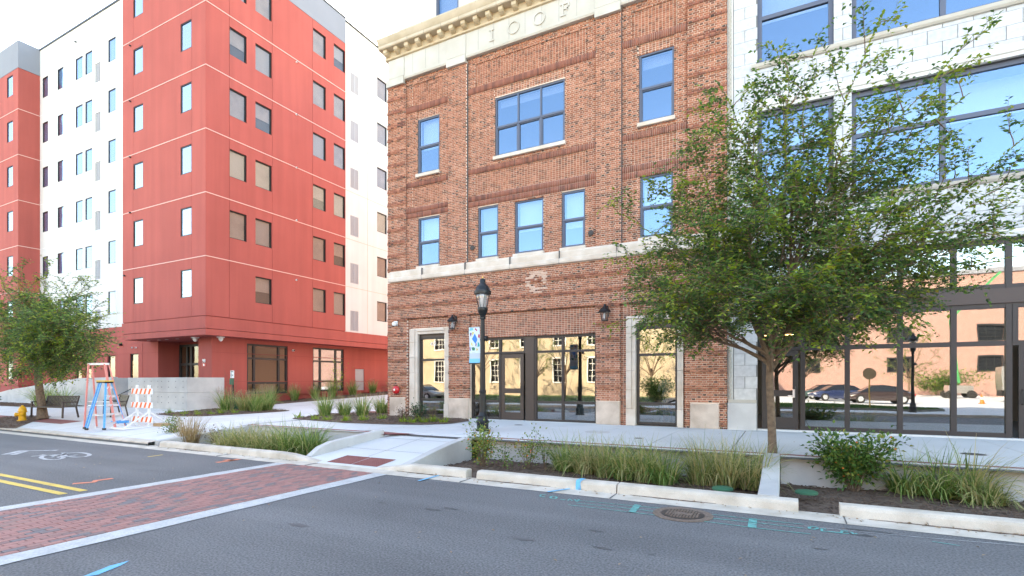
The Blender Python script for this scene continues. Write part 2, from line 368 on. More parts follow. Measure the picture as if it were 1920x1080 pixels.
def np_mesh(name, V, Fq):
    """fast quads / tris mesh from arrays"""
    me = bpy.data.meshes.new(name); V = np.asarray(V, np.float32); Fq = np.asarray(Fq, np.int32); k = Fq.shape[1]
    me.vertices.add(len(V)); me.vertices.foreach_set('co', V.ravel())
    me.loops.add(Fq.size); me.loops.foreach_set('vertex_index', Fq.ravel())
    me.polygons.add(len(Fq)); me.polygons.foreach_set('loop_start', np.arange(len(Fq), dtype=np.int32) * k)
    me.polygons.foreach_set('loop_total', np.full(len(Fq), k, np.int32))
    me.update(calc_edges=True); return me
def text_mesh(body, size, depth=.004):
    cu = bpy.data.curves.new('lettering', 'FONT'); cu.body = body; cu.size = size; cu.extrude = depth; cu.align_x = 'CENTER'
    o = bpy.data.objects.new('lettering', cu); COL.objects.link(o)
    me = bpy.data.meshes.new_from_object(o.evaluated_get(bpy.context.evaluated_depsgraph_get()))
    bpy.data.objects.remove(o); bpy.data.curves.remove(cu); return me
def wall_cells(us, vs, openings):
    """rectangles covering [us]x[vs] minus the openings"""
    u0, u1 = us; v0, v1 = vs
    ops = [(max(a, u0), min(b, u1), max(c, v0), min(d, v1)) for a, b, c, d in openings if b > u0 + 1e-4 and a < u1 - 1e-4 and d > v0 + 1e-4 and c < v1 - 1e-4]
    zs = sorted({v0, v1} | {o[2] for o in ops} | {o[3] for o in ops}); out = []
    for za, zb in zip(zs, zs[1:]):
        if zb - za < 1e-4: continue
        zm = (za + zb) / 2; x = u0
        for a, b, c, d in sorted(o for o in ops if o[2] < zm < o[3]):
            if a > x + 1e-4: out.append((x, a, za, zb))
            x = max(x, b)
        if x < u1 - 1e-4: out.append((x, u1, za, zb))
    return out
def ribbon(mb, pts, wd, z):
    """a painted stroke lying on the ground"""
    P = [Vector((p[0], p[1], 0)) for p in pts]
    L = []; Rr = []
    for i, p in enumerate(P):
        d = (P[min(i + 1, len(P) - 1)] - P[max(i - 1, 0)]).normalized(); nn = Vector((-d.y, d.x, 0)) * (wd / 2)
        L.append(tuple(p + nn + Vector((0, 0, z)))); Rr.append(tuple(p - nn + Vector((0, 0, z))))
    n = len(P); mb.add(L + Rr, [(i, i + 1, n + i + 1, n + i) for i in range(n - 1)])
ORD = ['first', 'second', 'third', 'fourth', 'fifth', 'sixth', 'seventh', 'eighth', 'ninth', 'tenth', 'eleventh', 'twelfth']

# ================================================================== THE GROUND
SW = .40                                   # sidewalk level; the road is at 0
RY0, RY1, KY = .3, 7.97, 8.33              # road edges, kerb front
def gz(y): return SW + .044 * max(0., y - 17)
struct(MB().add([(-400, -400, -.3), (400, -400, -.3), (400, 400, -.3), (-400, 400, -.3)], [(0, 1, 2, 3)]).build('ground', 'soil_ground'))
road = struct(MB().quad((-140, RY0, 0), (140, RY0, 0), (140, RY1, 0), (-140, RY1, 0)).build('road', 'asphalt'))
gut = struct(MB().quad((-140, RY1 - .01, .004), (140, RY1 - .01, .004), (140, KY + .1, .012), (-140, KY + .1, .012)).build('gutter', 'concrete_pale'))
for gx in (-12.4, -9.3, -5.25, -2.43, .72, 3.6, 6.6): MB().box(gx - .006, gx + .006, RY1, KY, .0, .016).build('joint', 'joint_dark', gut)

# crosswalk: white bands, bed, brick pavers
CX0, CX1 = -9.87, -7.30
cw = struct(MB().quad((CX0, RY0, .003), (CX1, RY0, .003), (CX1, RY1, .003), (CX0, RY1, .003)).build('crosswalk', 'paver_bed'))
for a, b in ((-10.17, CX0), (CX1, -6.95)):
    mb = MB(); n = 26
    ys = [RY0 + (RY1 - RY0) * i / n for i in range(n + 1)]
    L = [(a + random.uniform(-.012, .012), y, .008) for y in ys]; Q = [(b + random.uniform(-.012, .012), y, .008) for y in ys]
    mb.add(L + Q, [(i, n + 1 + i, n + 2 + i, i + 1) for i in range(n)]); mb.build('white_band', 'band_concrete', cw)
pav = []
for r in range(25):
    x = CX0 + .015 + r * .1023; y = RY0 + (.1 if r % 2 else 0) - .02
    while y < RY1 - .03:
        pav.append((x, max(y, RY0), min(y + .195, RY1 - .01))); y += .203
pav.sort(key=lambda p: (p[0]) ** 2 * 1.0 + (p[1] - 1.0) ** 2)
vis = [p for p in pav if (-SA * p[0] + CA * p[1]) > .1 and 960 + F * (CA * p[0] + SA * p[1]) / (-SA * p[0] + CA * p[1]) > -25]
near = vis[:300]; ns = set(near)
pme = MB().add([(.0, 0, 0), (.094, 0, 0), (.094, .195, 0), (0, .195, 0), (.004, .004, .012), (.09, .004, .012), (.09, .191, .012), (.004, .191, .012)],
               [(4, 5, 6, 7), (0, 1, 5, 4), (1, 2, 6, 5), (2, 3, 7, 6), (3, 0, 4, 7)]).mesh('brick_paver'); pme.materials.append(MATS['paver'])
for x, y0, y1 in near:
    o = bpy.data.objects.new('brick_paver', pme); COL.objects.link(o); o.parent = cw
    o.location = (x, y0, .002 + random.uniform(-.002, .0025)); o.scale = (1, (y1 - y0) / .195, 1)
mb = MB()
for p in pav:
    if p in ns: continue
    x, y0, y1 = p; z = .013 + random.uniform(-.002, .002)
    mb.add([(x, y0, 0), (x + .094, y0, 0), (x + .094, y1, 0), (x, y1, 0), (x + .004, y0 + .004, z), (x + .09, y0 + .004, z), (x + .09, y1 - .004, z), (x + .004, y1 - .004, z)],
           [(4, 5, 6, 7), (0, 1, 5, 4), (1, 2, 6, 5), (2, 3, 7, 6), (3, 0, 4, 7)])
stuff(mb.build('far_pavers', 'paver', cw))

# paint on the asphalt
def stroke(name, mt, px, wd, z=.006):
    mb = MB()
    for line in px: ribbon(mb, [onZ(x, y, 0) for x, y in line], wd, z)
    return mb.build(name, mt, road)
MB().quad((-90, 4.35, .005), (-10.45, 4.35, .005), (-10.45, 4.47, .005), (-90, 4.47, .005)).build('yellow_line', 'yellow_paint', road)
MB().quad((-90, 4.07, .005), (-10.45, 4.07, .005), (-10.45, 4.19, .005), (-90, 4.19, .005)).build('yellow_line', 'yellow_paint', road)
stroke('chevron_mark', 'worn_paint', [[(9, 852.5), (42, 845)], [(24, 853), (52, 845.5), (108, 844.5)]], .16)
el = lambda cx, cy, rx, ry, n=20: [(cx + rx * math.cos(2 * math.pi * i / n), cy + ry * math.sin(2 * math.pi * i / n)) for i in range(n + 1)]
stroke('bicycle_mark', 'worn_paint', [el(144, 853.2, 24, 4.2), el(98, 858, 21, 4.2), [(58, 856), (92, 853.5), (122, 852)], [(92, 853.5), (112, 858), (144, 853.2)], [(98, 858), (122, 852), (118, 849.5), (128, 849)], [(76, 854), (84, 852.5)]], .09)
stroke('orange_arrow', 'orange_paint', [[(136, 907.5), (175, 904.5), (180, 901.5), (212, 897.5)]], .13)
stroke('orange_arrow', 'orange_paint', [[(406, 867.5), (425, 865), (449, 861)], [(422, 862.5), (438, 863.5)]], .16)
stroke('tan_dash', 'yellow_paint', [[(277, 857), (305, 853)]], .07)
MB().add([(*onZ(150, 1084, 0).xy, .006), (*onZ(205, 1062, 0).xy, .006), (*onZ(243, 1052, 0).xy, .006), (*onZ(225, 1062, 0).xy, .006), (*onZ(185, 1078, 0).xy, .006)], [(0, 4, 3, 2, 1)]).build('blue_arrow', 'blue_paint', road)
cy = [[(1078, 938), (1180, 948.5), (1245, 954)], [(1080, 944), (1160, 952), (1232, 960)], [(1065, 947), (1140, 956), (1234, 967)],
      [(1325, 964), (1410, 974), (1508, 984)], [(1330, 972), (1420, 981), (1506, 991)], [(1318, 978), (1420, 991), (1520, 1002)]]
stroke('utility_line', 'cyan_paint', cy[:3], .022); stroke('utility_line', 'cyan_paint', cy[3:], .022)
stroke('utility_bar', 'cyan_paint', [[(1196, 947), (1184, 961.5)]], .10); stroke('utility_bar', 'cyan_paint', [[(1412, 973), (1410, 989)]], .10)
stroke('utility_lettering', 'cyan_paint', [[(1024, 928.5), (1014, 928), (1013, 931.5), (1022, 932.5)], el(1038, 933.2, 6, 2.2, 10), [(1050, 937), (1060, 938)],
        [(1065, 939), (1068, 936), (1073, 939.5), (1078, 937), (1080, 940)], [(1081, 941), (1086, 937)]], .035)
stroke('utility_lettering', 'cyan_paint', [el(1525, 990.5, 8, 2.6, 10), [(1549, 993), (1541, 992), (1541, 996.5), (1560, 998), (1575, 999.5)], [(1590, 997), (1579, 996), (1577, 1000.5), (1592, 1001)], [(1596, 998), (1600, 1002), (1608, 1001)]], .035)
mb = MB(); ribbon(mb, [onZ(760, 897.5, 0), onZ(880, 908, 0), onZ(1000, 920, 0)], .012, .006); ribbon(mb, [onZ(1508, 987, 0), onZ(1700, 1006, 0), onZ(1920, 1024, 0)], .014, .006); mb.build('chalk_line', 'worn_paint', road)
mb = MB(); ribbon(mb, [onZ(1748, 1016, 0), onZ(1800, 1024, 0)], .02, .006); mb.build('utility_line', 'cyan_paint', road)
for (x, y, s) in ((1625, 996, .5), (1612, 1003, .35), (716, 943, .18), (845, 954, .25), (812, 956, .3), (1130, 1028, .25), (1220, 1040, .12), (1118, 996, .2), (1540, 1030, .18)):
    c = onZ(x, y, 0); mb = MB()
    mb.poly([(c.x + s * .5 * math.cos(t) * random.uniform(.6, 1.2), c.y + s * .14 * math.sin(t) * random.uniform(.6, 1.2), .0045) for t in [k * .5236 for k in range(12)]])
    mb.build('tar_spot', 'tar', road)

# kerb stones (rounded front, real height), with flared ends by the ramp and gaps for rainwater
def kerb(x0, x1, h0=None, h1=None, mt='concrete_pale', ends=(0, 0)):
    """ends: length over which the kerb sinks towards the ramp at its left / right end"""
    mb = MB(); xs = [x0]; n = max(2, int((x1 - x0) / .4))
    xs = [x0 + (x1 - x0) * i / n for i in range(n + 1)]; vs = []
    for x in xs:
        h = .16
        if ends[0]: h = .03 + (.13) * min(1, (x - x0) / ends[0])
        if ends[1]: h = min(h, .03 + .13 * min(1, (x1 - x) / ends[1]))
        e = random.uniform(-.003, .003)
        vs += [(x, KY, 0), (x, KY + .015, h - .05 if h > .06 else h * .5), (x, KY + .03 + e, h - .015), (x, KY + .06, h + e), (x, KY + .20, h + .005), (x, KY + .225, h - .01), (x, KY + .225, -.2)]
    k = 7; fs = []
    for i in range(len(xs) - 1):
        for j in range(k - 1): fs.append((i * k + j, (i + 1) * k + j, (i + 1) * k + j + 1, i * k + j + 1))
    fs += [tuple(range(k)), tuple(range(len(xs) * k - 1, (len(xs) - 1) * k - 1, -1))]
    return struct(mb.add(vs, fs).build('kerb', mt))
for a in ((-15.55, -12.42, (0, 0)), (-12.40, -9.35, (0, 1.0)), (-7.6, -5.36, (.9, 0)), (-5.12, -2.44, (0, 0)), (-2.42, .18, (0, 0)), (.68, 3.62, (0, 0)), (3.64, 6.7, (0, 0)), (6.72, 12., (0, 0)), (12.02, 40., (0, 0))):
    kk = kerb(a[0], a[1], ends=a[2])
    if a[0] == -5.12:
        p = onZ(1078, 905, .16); MB().add([(p.x - .05, KY - .004, .005), (p.x + .05, KY - .004, .005), (p.x + .03, KY + .008, .13), (p.x - .05, KY + .008, .13), (p.x + .06, KY + .2, .172), (p.x - .03, KY + .2, .172), (p.x + .05, KY + .055, .170), (p.x - .05, KY + .055, .170), (p.x + .04, KY + .02, .155), (p.x - .05, KY + .02, .155)], [(0, 1, 2, 3), (3, 2, 8, 9), (9, 8, 6, 7), (7, 6, 4, 5)]).build('paint_mark', 'blue_paint', kk)
mb = MB(); q = onZ(1080, 913, 0); ribbon(mb, [(q.x - .02, KY + .0), (q.x - .25, RY1 - .05)], .06, .016); mb.build('paint_mark', 'blue_paint', gut)
mb = MB(); ribbon(mb, [onZ(828, 891, 0), onZ(785, 903, 0)], .06, .016); mb.build('paint_mark', 'blue_paint', gut)

# planter boxes between kerb and sidewalk: concrete walls
def pwall(name, pts, mt='concrete_wall', label=None):
    """wall of (x, y, top) stations, thickness t"""
    mb = MB(); t = pts[0][3] if len(pts[0]) > 3 else .2; vs = []; k = len(pts)
    for i, q in enumerate(pts):
        p0 = Vector(pts[max(i - 1, 0)][:2]); p1 = Vector(pts[min(i + 1, k - 1)][:2]); d = (p1 - p0).normalized(); nn = Vector((-d.y, d.x)) * t / 2
        x, y, z = q[:3]
        vs += [(x - nn.x, y - nn.y, -.3), (x + nn.x, y + nn.y, -.3), (x + nn.x, y + nn.y, z - .012), (x + nn.x * .88, y + nn.y * .88, z), (x - nn.x * .88, y - nn.y * .88, z), (x - nn.x, y - nn.y, z - .012)]
    fs = []
    for i in range(k - 1):
        for j in range(6): fs.append((i * 6 + j, i * 6 + (j + 1) % 6, (i + 1) * 6 + (j + 1) % 6, (i + 1) * 6 + j))
    fs += [(0, 1, 2, 3, 4, 5), tuple(range((k - 1) * 6 + 5, (k - 1) * 6 - 1, -1))]
    return mb.add(vs, fs).build(name, mt)
W_Y = 11.65
tag(pwall('planter_wall', [(-7.0, W_Y, SW - .012, .2), (-.36, W_Y, SW - .012)]), 'long grey concrete planter back wall behind the grasses left of the street tree', 'planter wall', 'planter walls')
tag(pwall('planter_wall', [(-.06, W_Y, SW - .012, .2), (26, W_Y, SW - .012)]), 'grey concrete planter back wall on the far right under the glass storefront', 'planter wall', 'planter walls')
tag(pwall('planter_wall', [(-15.9, W_Y - .2, SW - .012, .2), (-10.15, W_Y - .2, SW - .012)]), 'concrete back wall of the left planter behind the tall green grass', 'planter wall', 'planter walls')
tag(pwall('partition_wall', [(-.21, W_Y + .1, SW + .004, .28), (-.21, 11.0, SW - .02), (-.21, 10.4, .30), (-.21, 9.8, .20), (-.21, KY + .24, .17)]), 'sloping concrete partition at the foot of the street tree trunk', 'partition wall')
tag(pwall('wing_wall', [(-7.15, W_Y - .4, SW + .03, .2), (-7.14, 10.9, SW + .02), (-7.12, 10.3, .36), (-7.12, 9.7, .27), (-7.14, 9.1, .15), (-7.18, KY + .3, .05)]), 'curved concrete wing wall on the right side of the kerb ramp', 'wing wall')
tag(pwall('wing_wall', [(-10.0, KY + .35, .08, .18), (-9.98, 8.95, .26), (-9.96, 9.3, .36), (-9.93, 10.2, .44), (-9.9, 11.1, .52)]), 'straight concrete wing wall on the left side of the kerb ramp', 'wing wall')
tag(pwall('planter_wall', [(-16.0, 8.5, .14, .2), (-15.95, W_Y, SW - .005)]), 'low concrete end wall of the left planter beside the barricade', 'planter wall', 'planter walls')
mb = MB(); mb.box(-12.9, -12.62, 11.28, 11.36, .05, .3); mb.build('overflow_drain', 'joint_dark'); tag(bpy.data.objects['overflow_drain'], 'dark overflow opening in the back wall of the left planter', 'drain')

# planting beds (mulch)
def bed(name, poly, z, bump=.03, step=.22):
    """uneven mulch surface inside a polygon"""
    P = [Vector(p) for p in poly]; xs = [p.x for p in P]; ys = [p.y for p in P]
    bm = bmesh.new(); f = bm.faces.new([bm.verts.new((p.x, p.y, 0)) for p in P])
    nx = int((max(xs) - min(xs)) / step); ny = int((max(ys) - min(ys)) / step)
    for i in range(1, nx): bmesh.ops.bisect_plane(bm, geom=bm.verts[:] + bm.edges[:] + bm.faces[:], plane_co=(min(xs) + i * step, 0, 0), plane_no=(1, 0, 0))
    for i in range(1, ny): bmesh.ops.bisect_plane(bm, geom=bm.verts[:] + bm.edges[:] + bm.faces[:], plane_co=(0, min(ys) + i * step, 0), plane_no=(0, 1, 0))
    for v in bm.verts:
        e = 0 if v.is_boundary else 1
        v.co.z = (z(v.co.x, v.co.y) if callable(z) else z) + e * random.uniform(0, bump)
    me = bpy.data.meshes.new(name); bm.to_mesh(me); bm.free()
    return struct(obj(name, me, 'mulch', smooth=True))
def soil(x, y): return -.17 + .10 * max(0, (9.3 - y)) + .02 * math.sin(3 * x) * math.sin(2 * y) + .10 * math.exp(-((x + 6.0) ** 2 + (y - 10) ** 2) / 1.2)
BEDS = [('planter_soil', [(-7.05, KY + .2), (-.32, KY + .2), (-.32, W_Y), (-7.05, W_Y)], soil), ('planter_soil', [(-.1, KY + .2), (26, KY + .2), (26, W_Y), (-.1, W_Y)], soil),
        ('planter_soil', [(-15.95, KY + .2), (-10.05, KY + .2), (-10.0, W_Y - .2), (-15.95, W_Y - .2)], soil)]
bedA = [onZ(x, y, SW).xy for x, y in ((548, 786), (582, 780), (618, 776))] + [Vector((-17.4, 17.6)), Vector((-14.9, 18.2)), Vector((-14.78, 16.82)), Vector((-10.75, 16.82))] + [onZ(x, y, SW).xy for x, y in ((880, 790), (845, 795), (790, 797), (720, 796), (640, 793))]
bedB = [onZ(x, y, SW).xy for x, y in ((292, 777), (348, 772), (398, 767), (440, 765), (505, 764), (545, 771), (470, 776), (380, 781), (330, 781))]
BEDS += [('mulch_bed', bedA, lambda x, y: gz(y) + .012), ('mulch_bed', bedB, SW + .012),
         ('mulch_bed', [(-27.9, 17.6), (-25.9, 19.0), (-25.3, 24), (-24.8, 29), (-24.6, 45), (-27.9, 45)], lambda x, y: gz(y) + .012),
         ('mulch_bed', [(-49, 13.0), (-36, 13.2), (-36, 15.3), (-49, 15.3)], SW + .012),
         ('mulch_bed', [onZ(x, y, .2).xy for x, y in ((-20, 797), (30, 799), (60, 792), (100, 786), (40, 783), (-20, 786))], lambda x, y: .115 + .085 * (y - 8.4))]
for nm, pl, z in BEDS: bed(nm, pl, z)
# loose bark chips over the mulch
def inside(poly, x, y):
    c = False; n = len(poly)
    for i in range(n):
        a, b = poly[i], poly[(i + 1) % n]
        if (a[1] > y) != (b[1] > y) and x < (b[0] - a[0]) * (y - a[1]) / (b[1] - a[1]) + a[0]: c = not c
    return c
mb = MB()
for nm, pl, z in BEDS:
    xs = [p[0] for p in pl]; ys = [p[1] for p in pl]
    ar = (min(max(xs), 8) - min(xs)) * (max(ys) - min(ys))
    for _ in range(int(min(ar * 90, 2600))):
        x = random.uniform(min(xs), min(max(xs), 8)); y = random.uniform(min(ys), min(max(ys), 32))
        if not inside(pl, x, y): continue
        h = (z(x, y) if callable(z) else z) + .028; t = random.uniform(0, 6.28); ln = random.uniform(.02, .06); d = Vector((math.cos(t), math.sin(t), random.uniform(-.3, .3))) * ln
        mb.bar((x - d.x, y - d.y, h - d.z), (x + d.x, y + d.y, h + d.z), .022, .009)
stuff(mb.build('bark_chips', 'mulch_chip'))
tag(bpy.data.objects['bark_chips'], 'loose brown bark chips scattered over the planting beds', 'bark chips')

# sidewalk: separate slabs with open joints over a dark bed
side = struct(MB().quad((-16, 11.3, SW - .03), (60, 11.3, SW - .03), (60, 17.2, SW - .03), (-16, 17.2, SW - .03)).build('sidewalk', 'joint_dark'))
JX = [-16.0, -14.3, -12.6, -10.95, -9.3, -7.9, -6.3, -4.55, -2.75, -1.0, .72, 2.5, 4.3, 6.1, 7.9, 9.7, 11.5, 13.3, 15.1, 60]
for i, (a, b) in enumerate(zip(JX, JX[1:])):
    g = .009 if i not in (5, 9, 10) else .013
    y0 = W_Y + .1
    if b < -9.95 + .1: y0 = W_Y - .1
    MB().bevel_box(a + g, b - g, 0, .06, 0, 1, .004)
    m = MB(lambda u, d, v: (u, v, SW - d)); m.bevel_box(a + g, b - g, 0, .06, y0, 17.1, .006); m.build('slab', 'concrete_walk', side)
mb = MB(); mb.box(-16, -9.3, W_Y - .28, W_Y - .105, SW - .05, SW - .006); mb.box(-7.0, 26, W_Y + .005, W_Y + .095, SW - .05, SW - .003); mb.build('brick_edging', 'tactile', side)
m = MB(); m.add([(-9.83, 10.95, SW - .008), (-9.0, W_Y - .11, SW - .008), (-9.83, W_Y - .11, SW - .008)], [(0, 1, 2)]); m.build('brick_edging', 'tactile', side)
# kerb ramp
rp = struct(MB().add([(-9.9, KY + .02, .018), (-7.2, KY + .02, .018), (-7.2, W_Y + .12, SW - .004), (-9.9, W_Y + .12, SW - .004), (-9.9, KY, -.2), (-7.2, KY, -.2)], [(0, 1, 2, 3), (4, 5, 1, 0)]).build('kerb_ramp', 'concrete_walk'))
rz = lambda y: .018 + (y - KY - .02) * (SW - .022) / (W_Y + .1 - KY)
for a, b in ((-9.15, -8.42), (-8.40, -7.67)):
    y0, y1 = KY + .12, KY + .75; tp = MB().add([(a, y0, rz(y0) + .004), (b, y0, rz(y0) + .004), (b, y1, rz(y1) + .004), (a, y1, rz(y1) + .004)], [(0, 1, 2, 3)]).build('tactile_plate', 'tactile', rp)
    m = MB()
    for i in range(12):
        for j in range(10):
            x = a + .035 + i * (b - a - .07) / 11; y = y0 + .035 + j * (y1 - y0 - .07) / 9
            m.lathe([(.014, rz(y) + .003), (.012, rz(y) + .010)], (x, y, 0), 6)
    stuff(m.build('domes', 'tactile', tp))
for yy in (9.75, 10.95): MB().quad((-9.85, yy, rz(yy) + .003), (-7.25, yy, rz(yy) + .003), (-7.25, yy + .012, rz(yy + .012) + .003), (-9.85, yy + .012, rz(yy + .012) + .003)).build('joint', 'joint_dark', rp)
MB().quad((-8.56, KY + .8, rz(KY + .8) + .003), (-8.548, KY + .8, rz(KY + .8) + .003), (-8.548, W_Y, rz(W_Y) + .003), (-8.56, W_Y, rz(W_Y) + .003)).build('joint', 'joint_dark', rp)
# left plaza: sloping slabs and the level walk behind it
pl_z = lambda y: .10 + (SW - .10) * min(1, max(0, (y - KY) / 3.3))
plaza = struct(MB().add([(-120, KY - .02, .06), (-16.1, KY - .02, .06), (-16.1, W_Y, SW - .04), (-120, W_Y, SW - .04), (-120, KY - .02, -.1), (-16.1, KY - .02, -.1), (-120, 18, SW - .04), (-14.9, 18, SW - .04), (-16.0, W_Y, SW - .04)], [(0, 1, 2, 3), (4, 5, 1, 0), (3, 8, 7, 6)]).build('plaza', 'joint_dark'))
xs = [-16.1, -18.2, -20.4, -22.6, -25, -28, -31, -34, -38, -43, -50, -60, -80, -119]
for i, (b, a) in enumerate(zip(xs, xs[1:])):
    for y0, y1 in ((KY + .0, KY + .3), (KY + .32, W_Y), (W_Y + .02, 14.4), (14.42, 17.9)):
        z0, z1 = pl_z(y0), pl_z(y1)
        MB().add([(a + .01, y0, z0), (b - .01, y0, z0), (b - .01, y1, z1), (a + .01, y1, z1), (a + .01, y0, z0 - .14), (b - .01, y0, z0 - .14)], [(0, 1, 2, 3), (4, 5, 1, 0)]).build('slab', 'concrete_walk' if y0 > KY + .1 else 'concrete_pale', plaza)
MB().quad((-60, 9.6, pl_z(9.6) + .004), (-24.5, 9.6, pl_z(9.6) + .004), (-24.5, 10.3, pl_z(10.3) + .004), (-60, 10.3, pl_z(10.3) + .004)).build('brick_band', 'tactile', plaza)
# walk climbing between the two buildings
wk = MB()
P = [(-16.0, 16.9), (-25.9, 19.0), (-25.3, 24), (-24.8, 29), (-24.6, 46), (-14.9, 46), (-14.9, 29), (-14.9, 24), (-14.9, 18)]
wk.add([(-27, 16.9, SW + .004), (-14.9, 16.9, SW + .004), (-14.9, 19, gz(19)), (-25.9, 19, gz(19)), (-14.9, 24, gz(24)), (-25.3, 24, gz(24)), (-14.9, 29, gz(29)), (-24.8, 29, gz(29)), (-14.9, 46, gz(46)), (-24.6, 46, gz(46))],
       [(0, 1, 2, 3), (3, 2, 4, 5), (5, 4, 6, 7), (7, 6, 8, 9)])
walk = struct(wk.build('walkway', 'concrete_walk'))
for yy in (19.8, 21.6, 23.4, 25.2, 27.0): MB().quad((-25.0, yy, gz(yy) + .004), (-14.95, yy, gz(yy) + .004), (-14.95, yy + .02, gz(yy + .02) + .004), (-25.0, yy + .02, gz(yy + .02) + .004)).build('joint', 'joint_dark', walk)
MB().quad((-17.6, 17.8, gz(17.8) + .02), (-14.9, 17.0, gz(17) + .02), (-14.9, 18.0, gz(18) + .02), (-16.6, 18.4, gz(18.4) + .02)).build('brick_apron', 'tactile', walk)

# covers set in the ground
mh = thing('manhole_cover', (*onZ(1280, 965, 0).xy, .004), 'rusty iron manhole cover in the asphalt crossed by cyan paint lines', 'manhole cover')
MB().lathe([(.40, 0), (.40, .006), (.30, .008), (.29, .002)], n=40).build('ring', 'iron_worn', mh, world=False)
MB().lathe([(.285, 0), (.285, .008), (.27, .010)], n=40).build('lid', 'iron', mh, world=False)
m = MB()
for i in range(-6, 7):
    for j in range(-6, 7):
        if (i * i + j * j) < 36 and (abs(i) > 2 or abs(j) > 1): m.box(i * .04 - .012, i * .04 + .012, j * .04 - .014, j * .04 + .014, .008, .017)
m.box(-.11, .11, -.055, .055, .008, .016); m.build('raised_pattern', 'iron_worn', mh, world=False)
for i, (px, py, r, lb) in enumerate(((1120, 810, .36, 'round grey utility cover in the sidewalk before the brick storefront'), (1197, 822, .12, 'tiny grey valve cover in the sidewalk near the stone framed window'), (1825, 852, .24, 'small dark round cover in the sidewalk at the far right'), (972, 797, .16, 'flat grey cover in the sidewalk by the brown entrance door'))):
    c = onZ(px, py, SW); mh = thing('utility_cover', (c.x, c.y, SW + .002), lb, 'utility cover', 'covers set in the sidewalk')
    MB().lathe([(r, 0), (r, .004), (r * .88, .005), (r * .86, .001)], n=28).build('ring', 'concrete_wall', mh, world=False); MB().lathe([(r * .84, 0), (r * .84, .005)], n=28).build('lid', 'iron' if i != 0 else 'concrete_wall', mh, world=False)
for px, py, lb in ((1355, 918, 'green plastic lid in the planter at the foot of the browning grass'), (1512, 925, 'green plastic lid beside the leafy rose bush'), (838, 887, 'green plastic lid in the mulch by the ramp wall')):
    c = onZ(px, py, .0); o = MB().lathe([(.17, 0), (.17, .03), (.14, .045), (.02, .05)], (c.x, c.y, .0), 20).build('valve_box_lid', 'box_green', smooth=True); tag(o, lb, 'valve box', 'green valve box lids')

# ================================================================== THE BRICK BUILDING
FY = 17.0
mY = lambda u, d, v: (u, FY + d, v)
def fx(px): return onY(px, 715, FY).x
bb = thing('brick_building', (-8.1, FY, SW), 'three storey red brick building with pale stone cornice and carved letters', 'building')
A_, LP, P1a, P1b, P2a, P2b, RP, B_ = -14.75, -13.83, -11.70, -10.83, -5.66, -4.78, -2.68, -1.53
ZT = 14.27
# window openings of the two upper floors: x0, x1, z0, z1, columns
UPW = [(fx(783), fx(824), 10.27, 12.52, 1), (fx(928), fx(1059), 10.27, 12.5, 3), (fx(1198), fx(1264), 10.27, 12.54, 1),
       (fx(784), fx(824), 6.52, 8.5, 1), (fx(896), fx(934), 6.52, 8.5, 1), (fx(965), fx(1019), 6.52, 8.48, 1), (fx(1053), fx(1097), 6.52, 8.5, 1), (fx(1200), fx(1262), 6.52, 8.54, 1)]
S1, S2 = (-13.61, -11.66, .4, 3.98), (-4.62, -2.80, .4, 3.98)       # stone surrounds
O1, O2 = (-13.22, -11.90, .44, 3.76), (-4.31, -2.99, .44, 3.76)      # their openings
SF = (-10.71, -5.66, .40, 3.50)                                       # shopfront
OPEN = [w_[:4] for w_ in UPW] + [S1, S2, SF]
STONE = [(A_ + .10, LP + .02, .4, 1.20), (-11.66, -10.72, .4, 1.20), (-5.655, -4.82, .4, 1.19), (-2.60, -1.74, .4, 1.17)]
BRICKS = []; SOLDIER = set()
def lay(u0, u1, v0, v1, d, pat='flemish', ops=OPEN):
    H = .0675; g = .0145
    if pat == 'soldier':
        L = .215; rows = max(1, round((v1 - v0) / L)); h = (v1 - v0) / rows; n = max(1, round((u1 - u0) / .0675)); w_ = (u1 - u0) / n
        for r in range(rows):
            for i in range(n):
                a, b, c, e = u0 + i * w_, u0 + (i + 1) * w_ - g, v0 + r * h, v0 + (r + 1) * h - g
                if not any(o[0] < (a + b) / 2 < o[1] and o[2] < (c + e) / 2 < o[3] for o in ops): BRICKS.append((a, b, c, e, d - .012)); SOLDIER.add(BRICKS[-1])
        return
    n = max(1, round((v1 - v0) / H)); h = (v1 - v0) / n
    for r in range(n):
        c, e = v0 + r * h, v0 + (r + 1) * h - g; zm = (c + e) / 2; dd = d
        idx = int(round(c / H))
        if pat == 'banded' and idx % 8 == 0: dd = d - .035
        if pat == 'banded' and idx % 8 == 1: dd = d - .02
        segs = [(u0, u1)]
        for o in ops:
            if o[2] < zm < o[3]:
                ns = []
                for a, b in segs:
                    if o[1] <= a or o[0] >= b: ns.append((a, b)); continue
                    if o[0] > a: ns.append((a, o[0]))
                    if o[1] < b: ns.append((o[1], b))
                segs = ns
        for a, b in segs:
            if b - a < .03: continue
            if pat == 'stack': unit = [(.097, .0145)]; x = a - ((a - u0) % .1115)
            else:
                unit = [(.200, .0145), (.0935, .0145)]; per = .3225; x = a - ((a - u0) % per) - per + (0 if r % 2 else .161)
            k = 0
            while x < b:
                ln, gap = unit[k % len(unit)]; k += 1
                p, q = max(x, a), min(x + ln, b)
                if q - p > .02: BRICKS.append((p, q, c, e, dd))
                x += ln + gap
# ground floor piers and the banded zone under the belt course
for a, b in ((A_, -13.72), (-11.66, -10.72), (-5.655, -4.82), (-2.75, B_)): lay(a, b, .4, 4.42, -.09, 'banded', OPEN + STONE)
lay(-13.72, -11.66, .4, 4.42, 0, 'stack'); lay(-4.82, -2.75, .4, 4.42, 0, 'stack'); lay(-10.72, -5.655, 3.5, 4.42, 0, 'stack')
lay(A_, B_, 4.42, 5.95, -.09, 'banded')
